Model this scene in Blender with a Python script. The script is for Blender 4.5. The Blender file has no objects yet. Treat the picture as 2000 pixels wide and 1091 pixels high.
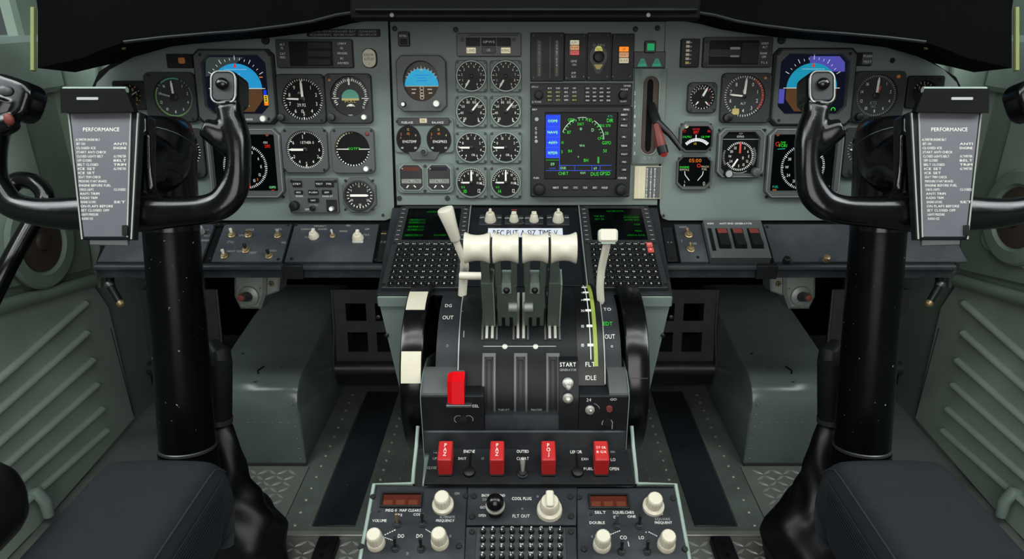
import bpy, bmesh, math, random
from mathutils import Vector, Matrix
random.seed(7)
R = math.radians
SC = bpy.context.scene
COL = SC.collection
# ------------------------------------------------------------------ camera model (2000 x 1091)
FPX, CX, CY, PITCH = 1327.0, 1025.0, 545.5, R(22)
CAM = Vector((0, 0, 1.08))
FW = Vector((0, math.cos(PITCH), -math.sin(PITCH)))
UP = Vector((0, math.sin(PITCH), math.cos(PITCH)))
XX = Vector((1, 0, 0))
def ray(px, py): return FW + XX*((px-CX)/FPX) + UP*(-(py-CY)/FPX)
def at(px, py, d): return CAM + ray(px, py)*d
class Frame:
    def __init__(s, o, u, v):
        s.o = Vector(o); s.u = Vector(u).normalized(); s.v = Vector(v).normalized(); s.n = s.u.cross(s.v)
    def hit(s, px, py):
        r = ray(px, py); return CAM + r*((s.o-CAM).dot(s.n)/r.dot(s.n))
    def uv(s, px, py):
        d = s.hit(px, py)-s.o; return d.dot(s.u), d.dot(s.v)
    def mat(s, x=0, y=0, z=0):
        p = s.o+s.u*x+s.v*y+s.n*z
        m = Matrix((s.u, s.v, s.n)).transposed().to_4x4(); m.translation = p
        return m
    def lift(s, dz): return Frame(s.o+s.n*dz, s.u, s.v)
def tframe(o, t):
    t = R(t); return Frame(o, (1, 0, 0), (0, math.sin(t), math.cos(t)))
def cyl_hit(px, py, yc, zc, r):      # ray meets a cylinder lying along X: returns X, angle (0 = up, + = aft)
    d = ray(px, py); oy, oz = CAM.y-yc, CAM.z-zc
    a = d.y*d.y+d.z*d.z; b = 2*(oy*d.y+oz*d.z); c = oy*oy+oz*oz-r*r
    q = b*b-4*a*c
    t = (-b-math.sqrt(max(q, 0)))/(2*a)
    p = CAM+d*t
    return p.x, math.atan2(-(p.y-yc), p.z-zc), p
# ------------------------------------------------------------------ materials
def lin(c):
    o = []
    for v in c:
        v /= 255.0
        o.append(v/12.92 if v <= .04045 else ((v+.055)/1.055)**2.4)
    return (*o, 1)
MATS = {}
def mat(name, col, rough=.5, metal=0, mott=.12, scale=18, bump=0, bscale=200, chips=None, chipscale=60, dirt=None, spec=.5, coat=0):
    m = bpy.data.materials.new(name); m.use_nodes = True; nt = m.node_tree; N = nt.nodes; L = nt.links
    b = N['Principled BSDF']; b.inputs['Roughness'].default_value = rough; b.inputs['Metallic'].default_value = metal
    b.inputs['Specular IOR Level'].default_value = spec; b.inputs['Coat Weight'].default_value = coat
    tc = N.new('ShaderNodeTexCoord')
    n = N.new('ShaderNodeTexNoise'); n.inputs['Scale'].default_value = scale; n.inputs['Detail'].default_value = 5
    L.new(tc.outputs['Object'], n.inputs['Vector'])
    c = lin(col)
    mx = N.new('ShaderNodeMix'); mx.data_type = 'RGBA'
    mx.inputs[6].default_value = [v*(1-mott) for v in c[:3]]+[1]; mx.inputs[7].default_value = [min(1, v*(1+mott)) for v in c[:3]]+[1]
    L.new(n.outputs['Fac'], mx.inputs[0]); out = mx.outputs[2]
    if dirt:
        n2 = N.new('ShaderNodeTexNoise'); n2.inputs['Scale'].default_value = scale*.35; n2.inputs['Detail'].default_value = 8; n2.inputs['Roughness'].default_value = .65
        L.new(tc.outputs['Object'], n2.inputs['Vector'])
        rp = N.new('ShaderNodeMapRange'); rp.inputs[1].default_value = .48; rp.inputs[2].default_value = .72; rp.inputs[4].default_value = dirt[1]
        L.new(n2.outputs['Fac'], rp.inputs[0])
        m2 = N.new('ShaderNodeMix'); m2.data_type = 'RGBA'; m2.inputs[7].default_value = lin(dirt[0])
        L.new(rp.outputs[0], m2.inputs[0]); L.new(out, m2.inputs[6]); out = m2.outputs[2]
    if chips:
        n3 = N.new('ShaderNodeTexNoise'); n3.inputs['Scale'].default_value = chipscale; n3.inputs['Detail'].default_value = 3
        L.new(tc.outputs['Object'], n3.inputs['Vector'])
        rp = N.new('ShaderNodeMapRange'); rp.inputs[1].default_value = chips[1]; rp.inputs[2].default_value = chips[1]+.02
        L.new(n3.outputs['Fac'], rp.inputs[0])
        m2 = N.new('ShaderNodeMix'); m2.data_type = 'RGBA'; m2.inputs[7].default_value = lin(chips[0])
        L.new(rp.outputs[0], m2.inputs[0]); L.new(out, m2.inputs[6]); out = m2.outputs[2]
    L.new(out, b.inputs['Base Color'])
    rr = N.new('ShaderNodeMapRange'); rr.inputs[3].default_value = max(.05, rough-.1); rr.inputs[4].default_value = min(1, rough+.1)
    L.new(n.outputs['Fac'], rr.inputs[0]); L.new(rr.outputs[0], b.inputs['Roughness'])
    if bump:
        n4 = N.new('ShaderNodeTexNoise'); n4.inputs['Scale'].default_value = bscale; n4.inputs['Detail'].default_value = 3
        L.new(tc.outputs['Object'], n4.inputs['Vector'])
        bp = N.new('ShaderNodeBump'); bp.inputs['Strength'].default_value = bump; bp.inputs['Distance'].default_value = .002
        L.new(n4.outputs['Fac'], bp.inputs['Height']); L.new(bp.outputs[0], b.inputs['Normal'])
    MATS[name] = m; return m
def emat(name, col, s=1.0, rough=.25):
    m = bpy.data.materials.new(name); m.use_nodes = True; nt = m.node_tree; b = nt.nodes['Principled BSDF']
    c = lin(col)
    b.inputs['Base Color'].default_value = [v*.12 for v in c[:3]]+[1]; b.inputs['Roughness'].default_value = .18; b.inputs['Specular IOR Level'].default_value = .12
    b.inputs['Emission Strength'].default_value = s
    tc = nt.nodes.new('ShaderNodeTexCoord'); n = nt.nodes.new('ShaderNodeTexNoise'); n.inputs['Scale'].default_value = 40
    mx = nt.nodes.new('ShaderNodeMix'); mx.data_type = 'RGBA'
    mx.inputs[6].default_value = [v*.85 for v in c[:3]]+[1]; mx.inputs[7].default_value = c
    nt.links.new(tc.outputs['Object'], n.inputs['Vector']); nt.links.new(n.outputs['Fac'], mx.inputs[0]); nt.links.new(mx.outputs[2], b.inputs['Emission Color'])
    MATS[name] = m; return m
mat('panel', (108, 120, 115), .5, mott=.08, scale=7, bump=.05, dirt=((84, 92, 84), .35))
mat('wallgreen', (122, 138, 126), .5, mott=.12, scale=5, bump=.05, dirt=((70, 80, 66), .4))
mat('wallgrey', (152, 166, 156), .5, mott=.1, scale=5, dirt=((70, 78, 74), .35))
mat('boxgreen', (112, 124, 118), .2, mott=.12, scale=9, chips=((40, 40, 36), .73), chipscale=38, dirt=((66, 76, 70), .45))
mat('floorgreen', (112, 120, 114), .45, mott=.15, scale=12, dirt=((48, 52, 48), .6), chips=((130, 134, 128), .72))
mat('palegreen', (136, 152, 144), .4, mott=.1, dirt=((110, 118, 106), .5))
mat('treadhi', (168, 170, 164), .35, .2, mott=.1)
mat('pedalm', (78, 80, 82), .45, .2, mott=.2)
mat('tread', (128, 130, 125), .4, .1, mott=.25, scale=10, dirt=((70, 66, 56), .5))
mat('blackmat', (46, 52, 58), .3, mott=.35, scale=9, dirt=((62, 70, 76), .5), chips=((120, 124, 124), .76))
mat('blackpaint', (24, 26, 29), .42, mott=.15, scale=20, spec=.25, dirt=((46, 50, 52), .35), chips=((120, 120, 116), .77), chipscale=45)
mat('shelf', (40, 43, 47), .42, spec=.3, mott=.15, scale=14, dirt=((86, 90, 92), .5), bump=.05)
mat('shelfgrey', (56, 60, 65), .4, mott=.2, scale=12, spec=.4, dirt=((98, 102, 104), .55), bump=.05)
mat('drum', (18, 20, 22), .38, mott=.2, scale=22, spec=.22, dirt=((44, 48, 50), .4), chips=((150, 150, 144), .8), chipscale=70)
mat('gloss', (8, 9, 11), .2, mott=.15, scale=30, spec=.5, bump=.04, bscale=120)
mat('column', (8, 9, 12), .3, spec=.16, mott=.2, scale=20, chips=((150, 150, 148), .725), chipscale=110)
mat('rubber', (13, 14, 15), .42, mott=.2, scale=20, bump=.1, bscale=60)
mat('pitch', (9, 10, 11), .75, mott=.2, scale=8, spec=.15)
mat('leather', (5, 6, 7), .8, mott=.2, scale=9, bump=.12, bscale=150, spec=.06)
mat('bezel', (44, 46, 48), .45, mott=.08)
mat('bezelgrey', (78, 82, 82), .45, mott=.08, dirt=((62, 64, 62), .4))
mat('bezeldark', (27, 29, 31), .45, spec=.3, mott=.08)
mat('engplate', (98, 110, 105), .5, mott=.1)
mat('ring', (120, 130, 125), .35, .3, mott=.1)
mat('rimlight', (150, 155, 150), .35, .4, mott=.1)
mat('dial', (9, 11, 11), .4, mott=.1, spec=.2)
mat('dialgrey', (44, 48, 48), .4, mott=.1)
mat('black', (10, 11, 12), .4, mott=.1)
mat('white', (225, 225, 216), .5, mott=.05)
mat('dim', (150, 152, 148), .5, mott=.1)
mat('cream', (196, 191, 174), .38, mott=.06, scale=60, dirt=((190, 182, 158), .5))
mat('ivory', (198, 194, 180), .35, mott=.06, scale=40, dirt=((200, 192, 170), .4), bump=.06, bscale=90)
mat('metal', (176, 176, 168), .42, .5, mott=.15, scale=50)
mat('steel', (92, 94, 93), .4, .7, mott=.2, scale=30)
mat('brass', (150, 132, 100), .4, .7, mott=.2)
mat('screwm', (52, 54, 53), .35, .5, mott=.2)
mat('castgrey', (140, 146, 142), .45, .3, mott=.12, dirt=((90, 94, 88), .5))
mat('red', (172, 36, 38), .4, mott=.08, scale=30)
mat('redbright', (196, 8, 20), .25, mott=.06)
mat('reddull', (112, 52, 46), .55, mott=.25, scale=60, dirt=((90, 50, 44), .6))
mat('rust', (70, 58, 50), .6, mott=.3, scale=12)
mat('lever', (78, 90, 82), .38, mott=.12, chips=((170, 176, 168), .72), chipscale=70)
mat('leverdark', (56, 68, 60), .45, mott=.15)
mat('fabric', (42, 45, 49), .92, mott=.15, scale=60, bump=.5, bscale=900, spec=.2)
mat('paper', (96, 96, 102), .38, mott=.1, scale=14, dirt=((112, 112, 118), .4))
mat('label', (205, 208, 218), .5, mott=.04)
mat('tan', (196, 188, 160), .5, mott=.08)
mat('yellowtrim', (130, 138, 84), .5, mott=.15)
mat('limeline', (140, 156, 70), .5, mott=.05)
mat('greenmark', (110, 150, 90), .5, mott=.1)
mat('orange', (190, 120, 60), .5, mott=.1)
mat('redmark', (170, 60, 56), .5, mott=.1)
mat('gold', (190, 172, 110), .5, mott=.1)
mat('teal', (84, 148, 130), .5, mott=.08)
mat('strap', (48, 51, 56), .9)
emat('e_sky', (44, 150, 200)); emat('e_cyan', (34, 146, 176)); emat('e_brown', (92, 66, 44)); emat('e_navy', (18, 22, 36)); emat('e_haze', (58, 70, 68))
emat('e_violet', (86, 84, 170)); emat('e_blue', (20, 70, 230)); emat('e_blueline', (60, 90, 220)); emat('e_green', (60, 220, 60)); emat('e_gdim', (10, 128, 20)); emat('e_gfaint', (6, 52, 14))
emat('e_red', (225, 50, 45)); emat('e_amber', (225, 130, 40)); emat('e_white', (215, 220, 220)); emat('e_black', (4, 7, 8)); emat('e_yellow', (220, 190, 50))
emat('e_lgreen', (150, 235, 170)); emat('e_lamp', (20, 150, 90)); emat('e_arrow', (48, 110, 88)); emat('e_olive', (180, 178, 100)); emat('e_ltamber', (200, 150, 110)); emat('e_pale', (196, 188, 160)); emat('e_darkred', (92, 46, 36)); emat('e_rose', (196, 90, 84)); emat('e_horb', (50, 36, 24)); emat('e_orange', (250, 140, 30))
emat('e_standby', (40, 158, 196)); emat('e_teal', (40, 180, 150)); emat('e_segm', (112, 66, 48))
# ------------------------------------------------------------------ mesh builder
GL = {}
def load_glyphs():
    chars = "ABCDEFGHIJKLMNOPQRSTUVWXYZabcdefghijklmnopqrstuvwxyz0123456789.-+/:'*?<>"
    obs = []
    for c in chars:
        cu = bpy.data.curves.new('g', 'FONT'); cu.body = c; cu.resolution_u = 2; cu.size = 1
        o = bpy.data.objects.new('g', cu); COL.objects.link(o); obs.append((c, o, cu))
    dg = bpy.context.evaluated_depsgraph_get()
    for c, o, cu in obs:
        e = o.evaluated_get(dg); m = e.to_mesh()
        vs = [(v.co.x, v.co.y) for v in m.vertices]; fs = [tuple(p.vertices) for p in m.polygons]
        if vs:
            x0 = min(v[0] for v in vs); x1 = max(v[0] for v in vs)
            GL[c] = ([(x-x0, y) for x, y in vs], fs, x1-x0)
        e.to_mesh_clear()
    for c, o, cu in obs:
        bpy.data.objects.remove(o); bpy.data.curves.remove(cu)
load_glyphs()
WM = {}     # world matrices of the things
def circ(cx, cy, r, n=40, ry=None, a0=0):
    ry = ry or r
    return [(cx+r*math.sin(a0+2*math.pi*k/n), cy+ry*math.cos(a0+2*math.pi*k/n)) for k in range(n)][::-1]
def rrect(x0, y0, x1, y1, r, n=5):
    r = min(r, abs(x1-x0)/2*.999, abs(y1-y0)/2*.999); P = []
    for cx, cy, a in ((x1-r, y1-r, 0), (x0+r, y1-r, 90), (x0+r, y0+r, 180), (x1-r, y0+r, 270)):
        for k in range(n+1):
            t = R(a+90*k/n); P.append((cx+r*math.cos(t), cy+r*math.sin(t)))
    return P
def octo(x0, y0, x1, y1, c): return rrect(x0, y0, x1, y1, c, 1)
def inset(P, d):
    n = len(P); out = []
    for i in range(n):
        a, b, c = Vector(P[i-1]), Vector(P[i]), Vector(P[(i+1) % n])
        e1 = (b-a); e2 = (c-b)
        if e1.length < 1e-9 or e2.length < 1e-9: out.append(P[i]); continue
        e1.normalize(); e2.normalize(); n1 = Vector((-e1.y, e1.x)); n2 = Vector((-e2.y, e2.x))
        m = n1+n2
        if m.length < 1e-6: m = n1
        k = d/max(.35, (1+n1.dot(n2))/2)/2
        out.append((b.x+m.x*k, b.y+m.y*k))
    return out
def resample(P, angs, cx, cy):
    out = []
    n = len(P)
    for a in angs:
        dx, dy = math.cos(a), math.sin(a); best = 0
        for i in range(n):
            ax, ay = P[i-1][0]-cx, P[i-1][1]-cy; bx, by = P[i][0]-cx, P[i][1]-cy
            ex, ey = bx-ax, by-ay; den = dx*ey-dy*ex
            if abs(den) < 1e-14: continue
            t = (ax*ey-ay*ex)/den; s = (ax*dy-ay*dx)/den
            if t > 0 and -1e-6 <= s <= 1+1e-6: best = max(best, t)
        out.append((cx+dx*best, cy+dy*best))
    return out
def catmull(P, n=6):
    out = []; m = len(P)
    for i in range(m-1):
        p0, p1, p2, p3 = P[max(i-1, 0)], P[i], P[i+1], P[min(i+2, m-1)]
        for k in range(n):
            t = k/n
            out.append(tuple(.5*((2*b)+(-a+c)*t+(2*a-5*b+4*c-d)*t*t+(-a+3*b-3*c+d)*t**3) for a, b, c, d in zip(p0, p1, p2, p3)))
    out.append(tuple(P[-1])); return out
class MB:
    def __init__(s, m='bezel'):
        s.V = []; s.F = []; s.M = []; s.mats = []; s.dm = m; s.T = None
    def mi(s, m):
        m = m or s.dm
        if m not in s.mats: s.mats.append(m)
        return s.mats.index(m)
    def add(s, vs, fs, m=None):
        o = len(s.V); i = s.mi(m)
        for v in vs:
            v = Vector(v)
            s.V.append(s.T @ v if s.T else v)
        for f in fs: s.F.append([o+k for k in f]); s.M.append(i)
        return s
    def flat(s, P, z, m=None): return s.add([(x, y, z) for x, y in P], [list(range(len(P)))], m)
    def rect(s, x0, y0, x1, y1, z, m=None): return s.flat([(x0, y0), (x1, y0), (x1, y1), (x0, y1)], z, m)
    def prism(s, P, z0, z1, m=None, ch=0, bottom=False):
        n = len(P); L = [[(x, y, z0) for x, y in P]]
        if ch:
            L.append([(x, y, z1-ch) for x, y in P]); L.append([(x, y, z1) for x, y in inset(P, ch)])
        else: L.append([(x, y, z1) for x, y in P])
        vs = [v for l in L for v in l]; fs = []
        for k in range(len(L)-1):
            for i in range(n): fs.append([k*n+i, k*n+(i+1) % n, (k+1)*n+(i+1) % n, (k+1)*n+i])
        fs.append([(len(L)-1)*n+i for i in range(n)])
        fs.append([i for i in range(n)][::-1])
        return s.add(vs, fs, m)
    def box(s, x0, y0, z0, x1, y1, z1, m=None, ch=0):
        if ch: return s.prism(octo(min(x0, x1), min(y0, y1), max(x0, x1), max(y0, y1), ch), z0, z1, m, ch)
        return s.prism([(x0, y0), (x1, y0), (x1, y1), (x0, y1)], z0, z1, m)
    def hexa(s, p, m=None):   # 8 points: bottom 4, top 4
        return s.add(p, [[3, 2, 1, 0], [4, 5, 6, 7], [0, 1, 5, 4], [1, 2, 6, 5], [2, 3, 7, 6], [3, 0, 4, 7]], m)
    def ringp(s, Po, Pi, z0, z1, zi, m=None, ch=.001, cx=None, cy=None):
        if cx is None: cx = sum(p[0] for p in Pi)/len(Pi); cy = sum(p[1] for p in Pi)/len(Pi)
        A = set(round(2*math.pi*k/48, 5) for k in range(48))
        for P in (Po, Pi):
            if len(P) <= 26:
                for x, y in P: A.add(round(math.atan2(y-cy, x-cx) % (2*math.pi), 5))
        A = sorted(A); B = [A[0]]
        for a in A[1:]:
            if a-B[-1] > .004: B.append(a)
        o = resample(Po, B, cx, cy); i = resample(Pi, B, cx, cy); n = len(B)
        o2 = resample(inset(Po, ch), B, cx, cy)
        L = [[(x, y, z0) for x, y in o], [(x, y, z1-ch) for x, y in o], [(x, y, z1) for x, y in o2], [(x, y, z1) for x, y in i], [(x, y, zi) for x, y in resample(inset(Pi, ch*.8), B, cx, cy)]]
        vs = [v for l in L for v in l]; fs = []
        for k in range(4):
            for j in range(n): fs.append([k*n+j, k*n+(j+1) % n, (k+1)*n+(j+1) % n, (k+1)*n+j])
        return s.add(vs, fs, m)
    def line(s, x0, y0, x1, y1, w, z, m=None, w1=None):
        dx, dy = x1-x0, y1-y0; l = math.hypot(dx, dy) or 1; nx, ny = -dy/l*w/2, dx/l*w/2
        k = (w1 if w1 is not None else w)/w
        return s.flat([(x0-nx, y0-ny), (x1-nx*k, y1-ny*k), (x1+nx*k, y1+ny*k), (x0+nx, y0+ny)], z, m)
    def arc(s, cx, cy, r0, r1, a0, a1, z, m=None, n=None):
        n = n or max(2, int(abs(a1-a0)/8)); P = []
        for k in range(n+1):
            a = R(a0+(a1-a0)*k/n); P.append((cx+r0*math.sin(a), cy+r0*math.cos(a), z)); P.append((cx+r1*math.sin(a), cy+r1*math.cos(a), z))
        return s.add(P, [[2*k, 2*k+1, 2*k+3, 2*k+2] for k in range(n)], m)
    def ticks(s, cx, cy, r0, r1, a0, a1, n, w, z, m=None):
        for k in range(n):
            a = R(a0+(a1-a0)*k/max(1, n-1)); sa, ca = math.sin(a), math.cos(a)
            s.line(cx+r0*sa, cy+r0*ca, cx+r1*sa, cy+r1*ca, w, z, m)
        return s
    def text(s, t, x, y, h, z, m='white', fit=None, cond=.85, al='c', rot=0):
        k = h/.7; X = 0; items = []
        for c in t:
            if c not in GL: X += .32; continue
            items.append((c, X)); X += GL[c][2]+.11
        X = max(X-.11, .01); kx = k*cond
        if fit: kx = fit/X
        ox = {'c': -X*kx/2, 'l': 0, 'r': -X*kx}[al]; ca, sa = math.cos(R(rot)), math.sin(R(rot))
        for c, cx in items:
            vs, fs, w = GL[c]; P = []
            for vx, vy in vs:
                a, b = ox+(cx+vx)*kx, vy*k-h/2
                P.append((x+a*ca-b*sa, y+a*sa+b*ca, z))
            s.add(P, fs, m)
        return s
    def lathe(s, prof, cx=0, cy=0, z=0, m=None, n=24, flute=0, M=None):
        vs = []; fs = []; k = len(prof)
        for r, h in prof:
            for j in range(n):
                a = 2*math.pi*j/n; rr = r*(1-flute*(j % 2)) if flute else r
                v = Vector((cx+rr*math.cos(a), cy+rr*math.sin(a), z+h)); vs.append(M @ v if M else v)
        for i in range(k-1):
            for j in range(n): fs.append([i*n+j, i*n+(j+1) % n, (i+1)*n+(j+1) % n, (i+1)*n+j])
        fs.append(list(range(n))[::-1]); fs.append([(k-1)*n+j for j in range(n)])
        return s.add(vs, fs, m)
    def tube(s, P, rad, n=14, m=None, closed=False, up=None, sq=1):
        # rad: number, or list of r or (ra, rb); ra along the 'up' side vector
        P = [Vector(p) for p in P]; k = len(P); vs = []; fs = []; side = None
        for i in range(k):
            if closed: t = P[(i+1) % k]-P[i-1]
            else: t = P[min(i+1, k-1)]-P[max(i-1, 0)]
            t.normalize()
            if up is not None: a = Vector(up)-t*Vector(up).dot(t)
            elif side is None:
                a = Vector((0, 0, 1)) if abs(t.z) < .9 else Vector((1, 0, 0)); a = a-t*a.dot(t)
            else: a = side-t*side.dot(t)
            a.normalize(); side = a; b = t.cross(a)
            r = rad[i] if isinstance(rad, (list, tuple)) else rad
            ra, rb = r if isinstance(r, (list, tuple)) else (r, r)
            for j in range(n):
                q = 2*math.pi*j/n; c, d = math.cos(q), math.sin(q)
                if sq != 1: c = math.copysign(abs(c)**sq, c); d = math.copysign(abs(d)**sq, d)
                vs.append(P[i]+a*(ra*c)+b*(rb*d))
        for i in range(k if closed else k-1):
            for j in range(n): fs.append([i*n+j, i*n+(j+1) % n, ((i+1) % k)*n+(j+1) % n, ((i+1) % k)*n+j])
        if not closed: fs.append(list(range(n))[::-1]); fs.append([(k-1)*n+j for j in range(n)])
        return s.add(vs, fs, m)
    def ball(s, c, r, m=None, n=20, k=12, M=None):
        rx, ry, rz = r if isinstance(r, tuple) else (r, r, r); vs = []; fs = []
        for i in range(k+1):
            t = math.pi*i/k
            for j in range(n):
                q = 2*math.pi*j/n
                v = Vector((rx*math.sin(t)*math.cos(q), ry*math.sin(t)*math.sin(q), rz*math.cos(t)))
                vs.append((M @ v if M else v)+Vector(c))
        for i in range(k):
            for j in range(n): fs.append([i*n+j, i*n+(j+1) % n, (i+1)*n+(j+1) % n, (i+1)*n+j])
        return s.add(vs, fs, m)
    def arcbox(s, x0, x1, th0, th1, r0, r1, yc, zc, m=None, n=None):   # a curved bar on a cylinder along X
        n = n or max(2, int(abs(th1-th0)/R(4))); vs = []; fs = []
        for k in range(n+1):
            t = th0+(th1-th0)*k/n; sy, cz = -math.sin(t), math.cos(t)
            for x, r in ((x0, r0), (x1, r0), (x1, r1), (x0, r1)): vs.append((x, yc+sy*r, zc+cz*r))
        for k in range(n):
            a = 4*k
            for j in range(4): fs.append([a+j, a+(j+1) % 4, a+4+(j+1) % 4, a+4+j])
        fs.append([0, 1, 2, 3]); fs.append([4*n, 4*n+3, 4*n+2, 4*n+1])
        return s.add(vs, fs, m)
    def build(s, name, parent=None, world=False, ang=38, label=None, kind=None, root=None):
        vs = s.V
        if world and parent is not None:
            rt = root or parent
            iv = WM[rt.name].inverted(); vs = [iv @ v for v in vs]
        me = bpy.data.meshes.new(name); me.from_pydata([tuple(v) for v in vs], [], s.F)
        for m in s.mats: me.materials.append(MATS[m])
        me.polygons.foreach_set('material_index', s.M)
        bm = bmesh.new(); bm.from_mesh(me)
        bmesh.ops.recalc_face_normals(bm, faces=bm.faces)
        la = R(ang)
        for f in bm.faces: f.smooth = True
        for e in bm.edges: e.smooth = len(e.link_faces) == 2 and e.calc_face_angle(9) < la
        bm.to_mesh(me); bm.free()
        o = bpy.data.objects.new(name, me); COL.objects.link(o)
        if parent is not None: o.parent = parent
        if label: o['label'] = label
        if kind: o['kind'] = kind
        return o
def tag(o, label, cat, group=None, kind=None):
    if label: o['label'] = label
    if cat: o['category'] = cat
    if group: o['group'] = group
    if kind: o['kind'] = kind
    return o
def thing(name, label, cat, loc=None, M=None, group=None):
    o = bpy.data.objects.new(name, None); COL.objects.link(o); o.empty_display_size = .02
    M = M if M is not None else Matrix.Translation(Vector(loc))
    o.matrix_world = M; WM[o.name] = M.copy()
    return tag(o, label, cat, group)
def struct(o): o['kind'] = 'structure'; return o
def apply_mods(o):
    bpy.context.view_layer.update()
    dg = bpy.context.evaluated_depsgraph_get()
    me = bpy.data.meshes.new_from_object(o.evaluated_get(dg)); o.modifiers.clear(); old = o.data; o.data = me
    bpy.data.meshes.remove(old); me.name = o.name
    for p in me.polygons: p.use_smooth = True
    return o
# ------------------------------------------------------------------ unit mounted on a frame
SCREW = {}
class Unit:
    def __init__(s, fr, px, py, name, label, cat, group=None):
        s.fr = fr; s.cx, s.cy = fr.uv(px, py)
        s.root = thing(name, label, cat, M=fr.mat(s.cx, s.cy), group=group)
        s.k = abs(fr.uv(px+5, py)[0]-fr.uv(px-5, py)[0])/10
        s.kv = abs(fr.uv(px, py+5)[1]-fr.uv(px, py-5)[1])/10
        s.px, s.py = px, py
    def p(s, px, py):
        a, b = s.fr.uv(px, py); return a-s.cx, b-s.cy
    def r(s, x0, y0, x1, y1):
        xm, ym = (x0+x1)/2, (y0+y1)/2
        return s.p(x0, ym)[0], s.p(xm, y1)[1], s.p(x1, ym)[0], s.p(xm, y0)[1]
    def part(s, mb, name, label=None, parent=None, ang=38): return mb.build(name, parent or s.root, label=label, ang=ang)
    def screw(s, px, py, r=3.2, z=.0, m='screwm', parent=None):
        x, y = s.p(px, py)
        if m not in SCREW:
            mb = MB(m); mb.lathe([(1, 0), (1, .35), (.8, .6), (.25, .62)], n=12)
            mb.box(-.75, -.13, .55, .75, .13, .66, 'black'); mb.box(-.13, -.75, .55, .13, .75, .66, 'black')
            o = mb.build('screw', s.root); SCREW[m] = o.data
        else:
            o = bpy.data.objects.new('screw', SCREW[m]); COL.objects.link(o); o.parent = s.root
        if parent: o.parent = parent
        o.location = (x, y, z); q = r*s.k; o.scale = (q, q, q); o.rotation_euler = (0, 0, random.random()*3)
        return o
    def knob(s, px, py, r, h=.01, m='bezeldark', z=0, cap=None, name='knob', flute=.06, skirt=0, label=None, pointer=None):
        x, y = s.p(px, py); q = r*s.k; mb = MB(m)
        if skirt: mb.lathe([(q*skirt, 0), (q*skirt, h*.22), (q*1.02, h*.32)], x, y, z, n=28)
        mb.lathe([(q, 0), (q*.97, h*.8), (q*.88, h*.97), (q*.8, h)], x, y, z, n=36, flute=flute)
        if cap: mb.lathe([(q*.72, 0), (q*.7, .0006)], x, y, z+h, m=cap, n=28)
        if pointer: mb.line(x, y, x+q*.75*math.sin(R(pointer)), y+q*.75*math.cos(R(pointer)), q*.2, z+h+.0009, 'black')
        return s.part(mb, name, label)
    def toggle(s, px, py, z=0, lean=(0, .5), L=.014, r=4.5, m='metal', nut='brass', name='toggle_switch', label=None):
        x, y = s.p(px, py); q = r*s.k; mb = MB(nut)
        mb.lathe([(q*1.5, 0), (q*1.5, q*.5), (q*1.1, q*.7), (q*1.1, q*1.2), (q*.7, q*1.3)], x, y, z, n=12)
        d = Vector((lean[0], lean[1], 1)).normalized(); a = Vector((x, y, z+q*.6)); b = a+d*L
        mb.tube([a, a+d*L*.35, a+d*L*.75, a+d*L*.95, b], [q*.38, q*.5, q*.68, q*.6, q*.25], 12, m)
        return s.part(mb, name, label)
    def spec(s, name): pass
# ------------------------------------------------------------------ frames of the place
A = tframe(at(1025, 220, 1.327), 9)                     # main instrument panel
B = tframe(A.hit(1025, 433)+A.n*.004, 60)               # sloping switch shelf under it
C = tframe(A.hit(1025, 404)+A.n*.003, 72)               # console deck with the two keyboards
F = tframe(at(1025, 950, 1.0), 70)                      # rear pedestal
E = F.lift(.011)
G = tframe(at(1025, 300, 1.20), 9)                      # plane of the glareshield lip
FLOOR = Frame((0, 1.4, 0), (1, 0, 0), (0, 1, 0))
WX = 1.09
WL = Frame((-WX, 1.4, 0), (0, 1, 0), (0, 0, 1)); WR = Frame((WX, 1.4, 0), (0, -1, 0), (0, 0, 1))
YK = tframe(at(1025, 400, .99), 22)                     # plane of the control wheels
DY, DZ, DR = 1.03, .49, .15                             # throttle drum: axis and radius
WY, WZ, WRAD = 1.025, .508, .139                        # trim wheels
def S(px, s): return px if s < 0 else 2050-px
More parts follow.
